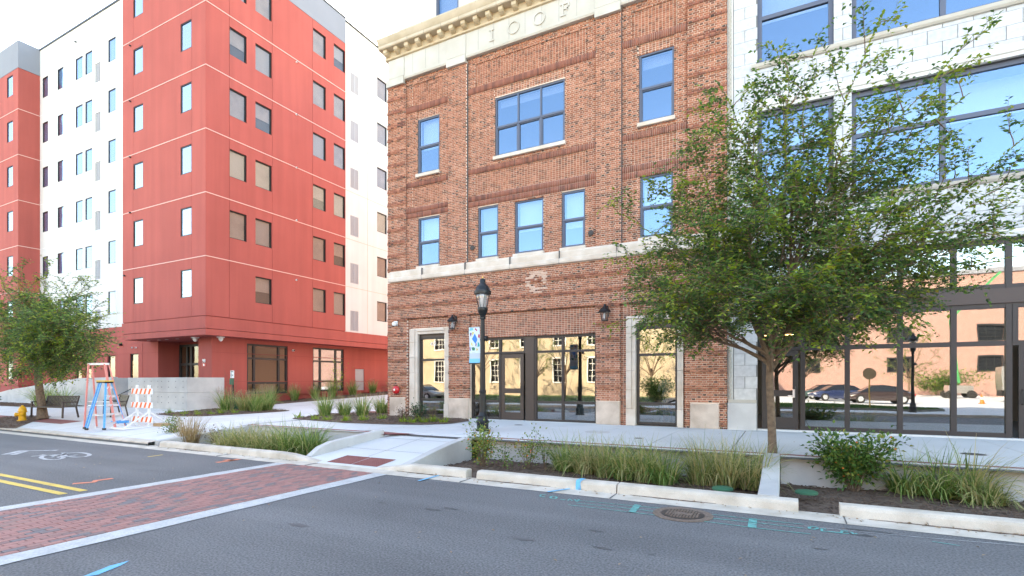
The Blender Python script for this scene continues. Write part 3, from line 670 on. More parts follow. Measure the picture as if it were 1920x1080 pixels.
# piers above
lay(A_, LP, 6.40, ZT, -.09, 'banded'); lay(RP, B_, 6.40, ZT, -.09, 'banded'); lay(P1a, P1b, 6.40, ZT, -.09); lay(P2a, P2b, 6.40, ZT, -.09)
for a, b, w0, w1 in ((LP, P1a, UPW[0][0], UPW[0][1]), (P1b, P2a, UPW[1][0], UPW[1][1]), (P2b, RP, UPW[2][0], UPW[2][1])):
    lay(a, b, 6.40, 8.53, 0); lay(a, b, 8.53, 8.97, 0, 'soldier')
    e = .32
    lay(a, a + e, 8.97, 9.80, 0); lay(b - e, b, 8.97, 9.80, 0); lay(a + e, b - e, 8.97, 9.80, .025, 'stack')
    lay(a, b, 9.80, 10.02, 0, 'soldier'); lay(a, b, 10.02, 12.53, 0)
    lay(a, w0 - .02, 12.53, 12.87, 0); lay(w1 + .02, b, 12.53, 12.87, 0); lay(w0 - .02, w1 + .02, 12.53, 12.87, .03, 'stack')
    lay(a, b, 12.87, 13.12, -.01, 'soldier'); lay(a, a + e, 13.12, ZT, 0); lay(b - e, b, 13.12, ZT, 0); lay(a + e, b - e, 13.12, 14.0, .025, 'stack'); lay(a + e, b - e, 14.0, ZT, 0)
lay(A_, B_, 16.02, 16.34, -.02)
# mortar ground of the wall (pier faces stand proud)
mb = MB(mY)
for c in wall_cells((A_, B_), (.2, 16.35), OPEN): mb.box(c[0], c[1], .04, .3, c[2], c[3])
for a, b, c, e in ((A_ + .004, LP - .004, 6.4, ZT), (RP + .004, B_ - .004, 6.4, ZT), (P1a + .004, P1b - .004, 6.4, ZT), (P2a + .004, P2b - .004, 6.4, ZT), (A_ + .004, B_ - .004, 4.42, 5.95),
                   (A_ + .004, -13.724, .4, 4.42), (-11.655, -10.725, .4, 4.42), (-5.65, -4.825, .4, 4.42), (-2.745, B_ - .004, .4, 4.42)): mb.box(a, b, -.078, .039, c, e)
PAN = []
for a, b, w0, w1 in ((LP, P1a, UPW[0][0], UPW[0][1]), (P1b, P2a, UPW[1][0], UPW[1][1]), (P2b, RP, UPW[2][0], UPW[2][1])): PAN += [(a + .32, b - .32, 8.97, 9.80), (a + .32, b - .32, 13.12, 14.0), (w0 - .02, w1 + .02, 12.53, 12.87)]
for a, b, c, e in wall_cells((LP, RP), (6.4, 14.26), OPEN + PAN + [(P1a, P1b, 0, 20), (P2a, P2b, 0, 20)]) + [c_ for u in ((-13.718, -11.66), (-4.82, -2.752), (-10.718, -5.66)) for c_ in wall_cells(u, (.4, 4.415), OPEN)]: mb.box(a, b, .012, .0395, c, e)
wall = mb.build('wall', 'mortar', bb)
dep = lambda b: -SA * (b[0] + b[1]) / 2 + CA * FY
cand = [b for b in BRICKS if b[1] - b[0] > .19 and b[3] < 4.4 and b[4] < -.08 and -6 < b[0] < -1.5]
cand.sort(key=lambda b: dep(b) + abs(b[2] - 2) * .3); pick = cand[:300]; ps = set(pick)
bme = MB().bevel_box(0, 1, 0, .03, 0, 1, .0).mesh('brick'); bme.materials.append(MATS['brick'])
for b in pick:
    o = bpy.data.objects.new('brick', bme); COL.objects.link(o); o.parent = wall
    o.location = (b[0], FY + b[4] + random.uniform(-.002, .002), b[2]); o.scale = (b[1] - b[0], 1, b[3] - b[2])
cx_, cz_ = onY(1009, 529, FY).x, onY(1009, 529, FY).z
def faded(b):
    dx, dz = ((b[0] + b[1]) / 2 - cx_) / .42, ((b[2] + b[3]) / 2 - cz_) / .42; r_ = math.hypot(dx, dz)
    return (.55 < r_ < 1.0 and random.random() < .8) or (r_ < .25 and random.random() < .5)
FADE = [b for b in BRICKS if b[4] < -.05 and 4.4 < b[2] < 6 and faded(b)]; fs_ = set(FADE); q = MB(mY)
for b in FADE: q.box(b[0], b[1], b[4], b[4] + .1, b[2], b[3])
stuff(q.build('faded_emblem_bricks', 'brick_pale', wall))
def brick_mass(name, lst, mt):
    rest = np.array(lst); n = len(rest)
    d0 = rest[:, 4] + rng.uniform(-.003, .003, n) + FY; d1 = np.where(rest[:, 4] < -.05, d0 + .125, d0 + .05)
    X0, X1, Z0, Z1 = rest[:, 0], rest[:, 1], rest[:, 2], rest[:, 3]
    V = np.stack([np.stack(q, 1) for q in ((X0, d0, Z0), (X1, d0, Z0), (X1, d0, Z1), (X0, d0, Z1), (X0, d1, Z0), (X1, d1, Z0), (X1, d1, Z1), (X0, d1, Z1))], 1).reshape(-1, 3)
    Fq = (np.array([(0, 1, 2, 3), (4, 5, 1, 0), (5, 6, 2, 1), (6, 7, 3, 2), (7, 4, 0, 3)])[None] + (np.arange(n) * 8)[:, None, None]).reshape(-1, 4)
    stuff(obj(name, np_mesh(name, V, Fq), mt, wall))
rb = random.Random(3); kinds = {'brick': [], 'brick_dark': [], 'brick_soldier': []}
for b in BRICKS:
    if b in ps or b in fs_: continue
    proud = b[4] in (-.125, -.11) or abs(b[4] + .125) < 1e-6
    kinds['brick_soldier' if b in SOLDIER or (proud and rb.random() < .35) else 'brick_dark' if (b[1] - b[0] < .099 and abs(b[4]) > .03 or b[1] - b[0] < .096) and rb.random() < .26 else 'brick'].append(b)
brick_mass('brickwork', kinds['brick'], 'brick'); brick_mass('dark_headers', kinds['brick_dark'], 'brick_dark'); brick_mass('soldier_courses', kinds['brick_soldier'], 'brick_soldier')
# shell behind the front: sides, back, roof, floors, partition
mb = MB(); mb.box(A_ + .01, A_ + .3, FY + .3, 46, .0, 16.3); mb.box(B_ - .3, B_ - .01, FY + .3, 46, 0, 16.3); mb.box(A_ + .3, B_ - .3, 45.7, 46, 0, 16.3); mb.box(A_ + .3, B_ - .3, FY + .3, 45.7, 15.9, 16.1)
mb.build('side_wall', 'red_brick_far', bb)
mb = MB(); mb.box(A_ + .3, B_ - .3, FY + .3, 45.7, 4.5, 4.7); mb.box(A_ + .3, B_ - .3, FY + .3, 45.7, 9.2, 9.4); mb.box(A_ + .3, B_ - .3, 20.4, 20.5, 4.7, 15.9); mb.box(A_ + .3, B_ - .3, 24, 24.1, .3, 4.5); mb.build('inner_wall', 'room', bb)
MB().box(A_ + .3, B_ - .3, FY + .31, 24, .3, .41).build('inner_floor', 'room_floor', bb)
# stone work
for x in (P1b, P2b): MB(mY).box(x + .001, x + .016, -.06, .0, 6.46, ZT - .2).build('shadow_strip', 'joint_dark', bb)  # pier-edge shadow lines, put in as thin strips of dark joint colour
for s in STONE: MB(mY).bevel_box(s[0] + .01, s[1] - .01, -.115, .02, s[2], s[3] - .01, .015).build('base_stone', 'limestone_base', bb)
bc = MB(mY).extrude_x([(-.10, 5.95), (-.20, 5.97), (-.215, 6.02), (-.215, 6.12), (-.17, 6.15), (-.13, 6.16), (-.13, 6.36), (-.10, 6.42), (.0, 6.44), (.02, 5.95)], A_ + .12, B_ - .02)
bcv = bc.build('belt_course', 'limestone', bb)
for x in (-12.9, -10.85, -8.9, -6.95, -4.9, -3.0): MB(mY).box(x - .004, x + .004, -.2165, -.1, 5.96, 6.415).build('joint', 'joint_dark', bcv)
for s, o in ((S1, O1), (S2, O2)):
    for nm, r in (('jamb', (s[0], o[0], .4, s[3])), ('jamb', (o[1], s[1], .4, s[3])), ('lintel', (o[0], o[1], o[3], s[3]))):
        a, b, c, e = r; q = MB(mY)
        if nm == 'jamb':
            l = a < o[0] - .01 and b <= o[0] + .01
            z = .44
            q.bevel_box(a, b, -.10, .25, .4, .95, .012)
            k = 0; zz = .955
            while zz < e - .05:
                z2 = min(zz + .62, e if e - zz < .9 else zz + .62); i0, i1 = (a, b - .13) if l else (a + .13, b)
                q.bevel_box(i0, i1, -.085, .25, zz, z2 - .006, .01); j0, j1 = (b - .13, b) if l else (a, a + .13)
                q.bevel_box(j0 + (.003 if l else 0), j1 - (0 if l else .003), -.05, .249, zz, z2 - .006, .006); zz = z2
                k += 1
        else:
            q.bevel_box(a + .003, b - .003, -.05, .249, c, c + .11, .006); q.bevel_box(a + .003, b - .003, -.085, .25, c + .113, e, .01)
        q.build(nm, 'limestone', bb)
# frieze, letters, brackets, cornice
fz = MB(mY); fz.box(A_ + .10, B_, -.13, .03, ZT + .15, 15.22); fz.extrude_x([(-.13, ZT + .15), (-.17, ZT + .13), (-.17, ZT + .06), (-.14, ZT), (.03, ZT), (.03, ZT + .15)], A_ + .02, B_)
fz.box(A_ + .15, -13.0 + 1.2, -.131, -.13, ZT - .0, ZT + .0)
fr = fz.build('frieze', 'terracotta', bb)
for a, b in ((P1a, P1b), (P2a, P2b), (A_ + .1, LP), (RP, B_)): MB(mY).bevel_box(a - .0, b + .0, -.165, -.128, ZT + .16, 15.2, .01).build('frieze_block', 'terracotta', fr)
for a, b in ((P1a, P1b), (P2a, P2b), (RP, B_), (A_ + .02, LP)): MB(mY).box(a, b, -.21, -.02, ZT - .17, ZT + .12).build('frieze_block', 'terracotta', fr)
x = P1b + .55
while x < P2a: MB(mY).box(x - .003, x + .003, -.1325, -.12, ZT + .16, 15.2).build('joint', 'joint_dark', fr); x += .66
for x in (-13.4, -12.75, -12.1, -4.3, -3.7, -3.1): MB(mY).box(x - .003, x + .003, -.1325, -.12, ZT + .16, 15.2).build('joint', 'joint_dark', fr)
lz0, lz1, ld = 14.57, 15.01, (-.165, -.1295)
li = MB(mY).box(-9.71, -9.665, *ld, lz0 + .04, lz1 - .04).box(-9.78, -9.59, *ld, lz0, lz0 + .04).box(-9.78, -9.59, *ld, lz1 - .04, lz1); li.build('letter', 'terracotta', fr)
for cxx in (-8.76, -7.73):
    n = 28; q = MB(mY); rings = []
    for r, d in ((.235, -.1295), (.235, -.165), (.195, -.165), (.195, -.1295)): rings.append([(cxx + r * math.cos(2 * math.pi * k / n), d, (lz0 + lz1) / 2 + r * math.sin(2 * math.pi * k / n)) for k in range(n)])
    vs = sum(rings, []); q.add(vs, [(i * n + k, i * n + (k + 1) % n, (i + 1) * n + (k + 1) % n, (i + 1) * n + k) for i in range(3) for k in range(n)]); q.build('letter', 'terracotta', fr)
MB(mY).box(-6.85, -6.80, *ld, lz0 + .04, lz1 - .05).box(-6.92, -6.72, *ld, lz0, lz0 + .04).box(-6.92, -6.58, *ld, lz1 - .05, lz1).box(-6.63, -6.58, *ld, lz1 - .15, lz1 - .05).box(-6.79, -6.64, *ld, 14.78, 14.82).box(-6.67, -6.64, *ld, 14.73, 14.87).build('letter', 'terracotta', fr)
MB(mY).extrude_x([(-.13, 15.22), (-.20, 15.24), (-.22, 15.29), (-.17, 15.31), (-.17, 15.56), (.03, 15.56), (.03, 15.22)], A_ - .02, B_).build('bed_moulding', 'terracotta_tan', bb)
cn = MB(mY).extrude_x([(-.16, 15.56), (-.46, 15.57), (-.49, 15.60), (-.49, 15.70), (-.52, 15.74), (-.56, 15.81), (-.60, 15.90), (-.60, 15.95), (-.45, 16.00), (.0, 16.05), (.03, 15.56)], A_ - .16, B_).build('cornice', 'terracotta_mid', bb)
x = -13.4
while x < B_: MB(mY).box(x - .004, x + .004, -.495, -.45, 15.575, 15.70).box(x - .004, x + .004, -.603, -.58, 15.89, 15.952).build('joint', 'joint_dark', cn); x += .82
x = A_ + .12; k = 0
bm_ = MB().add([(-.09, -.40, .0), (.09, -.40, 0), (.09, -.40, -.12), (-.09, -.40, -.12), (-.09, -.34, -.17), (.09, -.34, -.17), (.09, -.16, -.23), (-.09, -.16, -.23), (-.09, -.16, 0), (.09, -.16, 0)],
               [(3, 2, 1, 0), (3, 4, 5, 2), (4, 7, 6, 5), (0, 8, 7, 4), (0, 4, 3), (1, 2, 5), (1, 5, 6, 9), (0, 1, 9, 8)]).mesh('bracket'); bm_.materials.append(MATS['terracotta_tan'])
while x < B_ - .1:
    o = bpy.data.objects.new('bracket', bm_); COL.objects.link(o); o.parent = bb; o.matrix_parent_inverse = Matrix.Translation(-Vector(bb.location)); o.location = (x, FY, 15.56); x += .545
# white upper storey set on the roof
mb = MB()
pw = (onY(817, 30, 17.6).x, onY(860, 30, 17.6).x, onY(817, 36, 17.6).z, 19.9)
for a, b, c, e in wall_cells((A_ + .02, B_ + 8), (16.1, 20.6), [pw]): mb.box(a, b, 17.6, 17.8, c, e)
mb.box(A_ + .02, A_ + .2, 17.8, 46, 16.1, 20.6); mb.box(A_ + .2, B_ + 8, 17.8, 46, 20.4, 20.6)
mb.build('upper_storey', 'stucco_white', bb)
def sash(parent, mp, a, b, c, e, cols, d, fm, gm, fw=.065, bar=.06, split=.5, sill=None, shade=None, sd=.28, rail=True):
    """window: frame with mullions, one pane per light, sill and roller shade as its pieces"""
    q = MB(mp); q.box(a, a + fw, d, d + .09, c, e); q.box(b - fw, b, d, d + .09, c, e); q.box(a + fw, b - fw, d, d + .09, e - fw, e); q.box(a + fw, b - fw, d, d + .09, c, c + fw)
    zs = c + (e - c) * split; cw_ = (b - a - 2 * fw - (cols - 1) * bar) / cols
    for i in range(1, cols): x = a + fw + i * cw_ + (i - 1) * bar; q.box(x, x + bar, d + .005, d + .09, c + fw, e - fw)
    lights = []
    for i in range(cols):
        x = a + fw + i * (cw_ + bar)
        if rail:
            q.box(x, x + cw_, d - .01, d + .08, zs - bar * .6, zs + bar * .6)
            g = .035
            q.box(x, x + g, d + .02, d + .085, c + fw, zs - bar * .6); q.box(x + cw_ - g, x + cw_, d + .02, d + .085, c + fw, zs - bar * .6); q.box(x + g, x + cw_ - g, d + .02, d + .085, c + fw, c + fw + g); q.box(x + g, x + cw_ - g, d + .02, d + .085, zs - bar * .6 - g, zs - bar * .6)
            lights += [(x + g, x + cw_ - g, c + fw + g, zs - bar * .6 - g, .055), (x, x + cw_, zs + bar * .6, e - fw, .04)]
        else: lights.append((x, x + cw_, c + fw, e - fw, .045))
    wn = q.build('window', fm, parent)
    for (p, r, s, t, dd) in lights: MB(mp).box(p, r, d + dd, d + dd + .008, s, t).build('pane', gm, wn)
    if sill: MB(mp).bevel_box(a - .04, b + .04, d - .16, d + .1, c - .13, c - .003, .01).build('sill', sill, wn)
    if shade: MB(mp).box(a + fw, b - fw, d + sd, d + sd + .01, e - (e - c) * shade[0], e - .02).build('roller_shade', shade[1], wn)
    return wn
SHD = [(.52, 'shade_white'), (.12, 'shade_grey'), (.16, 'shade_grey'), (.50, 'shade_white'), (.98, 'shade_grey'), (.55, 'shade_white'), (.62, 'shade_white'), (.50, 'shade_white')]
for (a, b, c, e, n_), sh in zip(UPW, SHD): sash(bb, mY, a, b, c, e, n_, .05, 'slate_frame', 'glass_upper', sill='limestone', shade=sh)
sash(bb, lambda u, d, v: (u, 17.6 + d, v), *pw, 1, .04, 'slate_frame', 'glass_upper', shade=(.9, 'shade_grey'))
MB().box(A_ + .3, B_, 18.6, 18.7, 16.1, 20.4).build('inner_wall', 'room', bb)
def glazing(parent, name, mp, xs, zs, d, fm, gm, fw=.07, skip=(), dp=.12):
    """bronze grid of mullions at xs / rails at zs with a pane in every light"""
    q = MB(mp)
    for i, x in enumerate(xs):
        h = fw / 2; q.box(x - h, x + h, d, d + dp, zs[0] - fw / 2, zs[-1] + fw / 2)
    for z in zs:
        for a, b in zip(xs, xs[1:]): q.box(a + fw / 2, b - fw / 2, d + .01, d + dp - .01, z - fw / 2, z + fw / 2)
    fr_ = q.build(name, fm, parent)
    for i, (a, b) in enumerate(zip(xs, xs[1:])):
        for j, (c, e) in enumerate(zip(zs, zs[1:])):
            if (i, j) in skip: continue
            MB(mp).box(a + fw / 2, b - fw / 2, d + dp * .5, d + dp * .5 + .01, c + fw / 2, e - fw / 2).build('pane', gm, fr_)
    return fr_
for o in (O1, O2): glazing(bb, 'shop_window', mY, [o[0] + .04, o[1] - .04], [o[2] + .04, 1.12, 2.72, o[3] - .16], .08, 'bronze', 'glass_shop', .08); MB(mY).box(o[0], o[1], .09, .19, o[3] - .12, o[3]).build('head_panel', 'bronze_panel', bb)
xs = [SF[0] + .04, -9.46, -8.36, -7.99, -6.93, SF[1] - .04]
glazing(bb, 'shopfront', mY, xs[:2] + [-8.42], [2.92, SF[3] - .05], .08, 'bronze', 'glass_shop', .08)
glazing(bb, 'shopfront', mY, xs[:2], [.45, 1.1, 2.92 - .0001], .081, 'bronze', 'glass_shop', .08)
glazing(bb, 'shopfront', mY, xs[3:], [.45, 1.1, 2.92, SF[3] - .05], .08, 'bronze', 'glass_shop', .08)
MB(mY).box(-8.38, -8.03, .06, .22, .42, SF[3] - .01).build('bronze_pier', 'bronze_panel', bb)
def door(parent, mp, a, b, c, e, d, gm, mid, hinge_right=True, fm='bronze_panel', lower=.28):
    q = MB(mp); st = .14; q.box(a, a + st, d, d + .05, c, e); q.box(b - st, b, d, d + .05, c, e); q.box(a + st, b - st, d, d + .05, c, c + lower); q.box(a + st, b - st, d, d + .05, e - .15, e); q.box(a + st, b - st, d, d + .05, mid - .09, mid + .09)
    dr = q.build('door', fm, parent)
    MB(mp).box(a + st, b - st, d + .02, d + .03, c + lower, mid - .09).build('pane', gm, dr); MB(mp).box(a + st, b - st, d + .02, d + .03, mid + .09, e - .15).build('pane', gm, dr)
    x = b - .07 if hinge_right else a + .07
    MB(mp).tube([(x, d - .0, mid - .18), (x, d - .07, mid - .17), (x, d - .075, mid), (x, d - .07, mid + .17), (x, d, mid + .18)], .014, 6).build('handle', 'dark_frame', dr)
    return dr
door(bb, mY, -9.41, -8.47, .42, 2.86, .10, 'glass_shop', 1.50)
me = text_mesh('432', .20); o = obj('house_number', me, 'white_plastic', bb); o.rotation_euler = (R(90), 0, 0); o.location = (-12.56, FY + .125, 3.30)
MB(mY).box(SF[0] - .02, SF[1] + .02, -.02, .3, .3, .412).build('threshold', 'concrete_walk', bb)
# pale mural ghost where old paint was cleaned from the brick

# ================================================================== THE WHITE TILED BUILDING
wb = thing('tiled_building', (4, FY, SW), 'white glazed tile building with wide dark framed windows on the right', 'building')
WX = [(-.70, 1.23), (1.65, 7.2)]; X_END = 8.2
ops = [(a, b, 6.95, 9.82) for a, b in WX] + [(a, b, 11.22, 14.6) for a, b in WX] + [(-.70, X_END, .3, 5.40)]
mb = MB(mY)
for a, b, c, e in wall_cells((B_ + .002, X_END), (.2, 20.4), ops): mb.box(a, b, .02, .3, c, e)
tw = mb.build('wall', 'tile_joint', wb)
unit = MB().bevel_box(0, 1, 0, .03, 0, 1, .0).mesh('tile'); unit.materials.append(MATS['white_tile'])
rows = [1.30]
TH = .345
zz = 1.30; r = 0
while zz < 16.2:
    z1 = zz + TH - .008; x = -1.34 - (.31 if r % 2 else 0)
    while x < 7.6:
        a, b = max(x, -1.34), min(x + .612, X_END)
        for c in (wall_cells((a, b), (zz, z1), ops + [(-2, 9, 5.38, 5.62), (-2, 9, 6.80, 6.951), (-.86, 9, 9.80, 10.14), (-.86, 9, 11.06, 11.23)]) if b - a > .02 else []):
            if c[1] - c[0] > .03 and c[3] - c[2] > .03:
                o = bpy.data.objects.new('tile', unit); COL.objects.link(o); o.parent = tw
                o.location = (c[0], FY - .008 + random.uniform(-.0015, .0015), c[2]); o.scale = (c[1] - c[0] - (.006 if c[1] == b else 0), 1, c[3] - c[2])
        x += .62
    zz += TH; r += 1
MB(mY).extrude_x([(.02, 9.80), (-.05, 9.81), (-.06, 9.90), (-.09, 9.92), (-.10, 10.0), (-.06, 10.03), (-.05, 10.13), (.02, 10.14)], -.86, X_END).build('string_course', 'stucco_white', wb)
MB(mY).extrude_x([(.02, 11.06), (-.06, 11.07), (-.10, 11.12), (-.12, 11.20), (-.08, 11.22), (.06, 11.23)], -.86, X_END).build('window_ledge', 'terracotta', wb)
MB(mY).extrude_x([(.02, 6.80), (-.06, 6.81), (-.10, 6.86), (-.12, 6.93), (-.08, 6.95), (.06, 6.955)], -.80, X_END).build('window_ledge', 'terracotta', wb)
MB(mY).extrude_x([(.02, 5.40), (-.05, 5.41), (-.07, 5.5), (-.03, 5.60), (.02, 5.615)], -.72, X_END).build('string_course', 'stucco_white', wb)
# rope moulding at the edge
rope = MB(mY); rope.box(-1.52, -1.36, -.02, .02, 1.30, 16)
rope.build('edge_strip', 'stucco_white', wb)
q = MB()
n = 420; pts = []
for k in range(3):
    ph = k * 2 * math.pi / 3; pts = [(-1.44 + .028 * math.cos(ph + i * .55), FY - .03 + .028 * math.sin(ph + i * .55), 1.32 + i * .0352) for i in range(n)]
    q.tube(pts, .022, 5)
q.build('rope_moulding', 'terracotta', wb, smooth=True)
q = MB(mY).box(-1.50, -.72, -.05, .02, 1.20, 1.30); q.build('base_moulding', 'terracotta', wb)
MB(mY).bevel_box(-1.515, -.72, -.09, .02, .38, 1.195, .012).build('base_stone', 'concrete_wall', wb)
for (a, b), ms in zip(WX, ([], [3.65, 5.55])):
    xs = [a + .06] + ms + [b - .06]
    glazing(wb, 'window', mY, xs, [7.02, 8.62, 9.74], .10, 'slate_frame', 'glass_upper', .12); glazing(wb, 'window', mY, xs, [11.28, 12.62, 14.55], .10, 'slate_frame', 'glass_upper', .12)
    for z0, z1, f_ in ((7.02, 9.74, .35), (11.28, 14.55, .5)): MB(mY).box(a + .1, b - .1, .9, .92, z1 - (z1 - z0) * f_, z1).build('roller_shade', 'shade_white', wb)
gx = [1.56 - 1.08, 1.56, 2.75, 3.87, 4.94]
glazing(wb, 'shopfront', mY, [-.66] + gx, [4.22, 5.34], .10, 'bronze', 'glass_shop', .12)
glazing(wb, 'shopfront', mY, gx, [.50, 2.80, 3.74], .10, 'bronze', 'glass_shop', .12)
MB(mY).box(-.70, X_END, .06, .24, 3.80, 4.165).build('transom_beam', 'bronze_panel', wb)
glazing(wb, 'shopfront', mY, [5.05, 6.05, 7.2], [2.80, 3.74], .10, 'bronze', 'glass_shop', .12); glazing(wb, 'shopfront', mY, [4.94 + .0, 6.05, 7.2], [4.22, 5.34], .101, 'bronze', 'glass_shop', .1)
door(wb, mY, 5.12, 6.0, .44, 2.74, .12, 'glass_shop', 1.46, False, 'bronze'); door(wb, mY, 6.1, 7.15, .44, 2.74, .12, 'glass_shop', 1.46, False, 'bronze')
glazing(wb, 'shopfront', mY, [-.66, .42], [2.80, 3.74], .102, 'bronze', 'glass_shop', .1)
d2 = door(wb, mY, -.58, .36, .46, 2.74, .10, 'glass_shop', 1.50, True, 'bronze', .34)
MB(mY).box(.22, .30, .07, .1, 1.38, 1.62).build('card_reader', 'aluminium', d2); MB(mY).box(.10, .24, .05, .08, 1.42, 1.445).build('lever', 'aluminium', d2)
MB(mY).box(-.70, X_END, .0, .3, .3, .445).build('threshold', 'concrete_walk', wb)
mb = MB(); mb.box(B_ + .01, B_ + .3, FY + .3, 46, 0, 20.4); mb.box(X_END - .3, X_END - .01, FY + .3, 46, 0, 20.4); mb.box(B_ + .3, X_END - .3, 45.7, 46, 0, 20.4); mb.box(B_ + .3, X_END - .3, FY + .3, 45.7, 20.2, 20.4); mb.build('side_wall', 'stucco_white', wb)
mb = MB(); mb.box(B_ + .3, X_END - .3, FY + .31, 45.7, 5.55, 5.75); mb.box(B_ + .3, X_END - .3, FY + .31, 45.7, 10.2, 10.4); mb.box(B_ + .3, X_END - .3, 25, 25.1, .3, 20.2); mb.build('inner_wall', 'room', wb)
MB().box(B_ + .3, X_END - .3, FY + .31, 25, .3, .43).build('inner_floor', 'room_floor', wb)
MB().box(-.55, .35, 18.5, 18.53, 3.30, 3.33).build('light_strip', 'warm_strip', wb)
# two more storefront neighbours up the street keep the shade and the skyline going
nb = thing('corner_block', (24, FY, SW), 'pale plastered block beyond the right edge, next to the tiled building', 'building')
MB().box(X_END + .02, 45, FY, 46, .0, 20.4).build('wall', 'stucco_white', nb)

# ================================================================== THE RED APARTMENT BLOCK
ap = thing('apartment_block', (-36, 17, SW), 'seven storey red and white stucco apartment block with grey parapet', 'building')
XR, YL = -26.57, 16.5
mR = lambda u, d, v: (XR - d, u, v); mR2 = None
mL = lambda u, d, v: (u, YL + d, v)
LV = [5.27, 8.38, 11.69, 15.0, 18.31, 21.62, 24.95]
yr = lambda px: onX(px, 715, XR).y
xl = lambda px, Y=YL: onY(px, 715, Y).x
def flat_window(parent, mp, a, b, c, e, d, blind, fw=.05, half=False, louver=False):
    gm_ = 'glass_dull' if mp is mR or mp is mR2 else 'glass_flat' if mp is mL else 'glass_pale'
    if louver:
        q = MB(mp); q.box(a, b, d + .03, d + .05, c, e); q.box((a + b) / 2 - .03, (a + b) / 2 + .03, d - .02, d + .03, c, e); wn = q.build('louvre', 'shade_grey', parent)
        n_ = 12; q = MB(mp)
        for i in range(n_):
            z = c + (e - c) * (i + .1) / n_; q.box(a + .01, b - .01, d - .01, d + .028, z, z + (e - c) / n_ * .6)
        stuff(q.build('blades', 'shade_grey', wn)); return wn
    q = MB(mp); q.box(a, a + fw, d, d + .07, c, e); q.box(b - fw, b, d, d + .07, c, e); q.box(a + fw, b - fw, d, d + .07, e - fw, e); q.box(a + fw, b - fw, d, d + .07, c, c + fw)
    wn = q.build('window', 'dark_frame', parent)
    MB(mp).box(a + fw, b - fw, d + .03, d + .04, c + fw, e - fw).build('pane', gm_, wn)
    q = MB(mp); k = .55 if half else 1.0; q.box(a + fw, b - fw, d + .10, d + .11, e - (e - c) * k, e); q.build('blind', blind, wn)
    q = MB(mp); q.box(a, b, d + .16, d + .17, c, e); q.build('room_wall', 'room_dark', wn)
    return wn
def face(mp, us, wins, floors, mt, d=0., first_ok=lambda i, j: True, top=None):
    """stucco panels between joints, pale reveals between floors, recessed windows"""
    for j, (z0, z1) in enumerate(floors):
        ws = [(a, b, z1 - 2.06, z1 - .56) for i, (a, b) in enumerate(wins) if first_ok(i, j)]
        for a, b in zip(us, us[1:]):
            q = MB(mp)
            for c in wall_cells((a + .009, b - .009), (z0 + .025, z1 - .025), ws): q.box(c[0], c[1], d, d + .14, c[2], c[3])
            q.build('panel', mt, ap)
        for k, w_ in enumerate(ws): flat_window(ap, mp, *w_, d + (.07 if mp is mR else .02), ['blind_taupe', 'blind_taupe', 'shade_grey'][(k + j) % 3] if mp is mR else 'shade_grey', half=(k * 7 + j * 3) % 4 == 0)
    q = MB(mp); q.box(us[0], us[-1], d + .02, d + .13, floors[0][0], floors[-1][1]); 
FL = list(zip(LV, LV[1:]))
usR = [YL, yr(430), yr(510.5), yr(586), yr(648)]
wR = [(yr(430.6), yr(462.5)), (yr(479), yr(509.5)), (yr(587), yr(611)), (yr(626), yr(647))]
face(mR, usR, wR, FL, 'stucco_red', first_ok=lambda i, j: not (i == 0 and j == 0))
usL = [xl(230), xl(249.5), xl(359.5), XR]
wL = [(xl(250), xl(268)), (xl(338.5), xl(359))]
face(mL, usL, wL, FL, 'stucco_red')
# backing with reveals (shows in the joints)
q = MB()
for mp, us in ((mR, usR), (mL, usL)):
    for z in LV[1:-1]:
        MB(mp).box(us[0] + (.0 if mp is mR else 0), us[-1] - (0 if mp is mR else .0), -.012, .05, z - .022, z + .022).build('reveal_strip', 'reveal', ap)
    bk = MB(mp)
    wn_ = [(a, b, z1 - 2.06, z1 - .56) for i, (a, b) in enumerate(wR if mp is mR else wL) for j, (z0, z1) in enumerate(FL) if not (mp is mR and i == 0 and j == 0)]
    for c in wall_cells((us[0] + .02, us[-1] - .02), (5.27, 24.9), wn_): bk.box(c[0], c[1], .03, .12, c[2], c[3])
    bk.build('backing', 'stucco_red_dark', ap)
# grey parapet and red fascia of the tower
q = MB(); q.box(usL[0], XR, YL, usR[-1], 24.95, 26.65); q.build('parapet', 'stucco_grey', ap)
MB().box(usL[0] - .03, XR + .03, YL - .03, usR[-1] + .03, 26.66, 26.75).build('parapet_cap', 'dark_frame', ap)
q = MB(); q.box(usL[0] - .02, XR + .035, YL - .035, 45, 4.62, 5.25); q.build('fascia', 'stucco_red', ap)
q = MB(); q.box(usL[0] - .01, XR + .012, YL - .012, 45, 4.28, 4.60); q.build('fascia', 'stucco_red', ap)
# white end of the right hand face
q = MB(mR); YE = 46.
lw = [(yr(658), yr(673), z - 3.0, z - 1.62) for z in LV[1:]]; ww = [(yr(708), yr(726.5), z - 2.06, z - .6) for z in LV[1:]]
far_w = [(y, y + 1.5, z - 2.06, z - .6) for y in (38.5, 42.2) for z in LV[1:]]
for c in wall_cells((usR[-1] + .004, YE), (5.26, 26.5), lw + ww): q.box(c[0], c[1], .05, .2, c[2], c[3])
q.build('wall', 'stucco_white', ap)
MB(mR).box(usR[-1] + .01, YE, -.02, .25, 26.5, 26.6).build('parapet_cap', 'dark_frame', ap)
for r_ in lw: flat_window(ap, mR, *r_, .06, None, louver=True)
for r_ in ww: flat_window(ap, mR, *r_, .10, 'blind_taupe')
for z in LV[1:-1]: MB(mR).box(usR[-1] + .02, 40, .044, .052, z - .012, z + .012).build('joint', 'terracotta_tan', ap)
for y in (yr(690),): MB(mR).box(y - .008, y + .008, .044, .052, 5.3, 26.4).build('joint', 'terracotta_tan', ap)
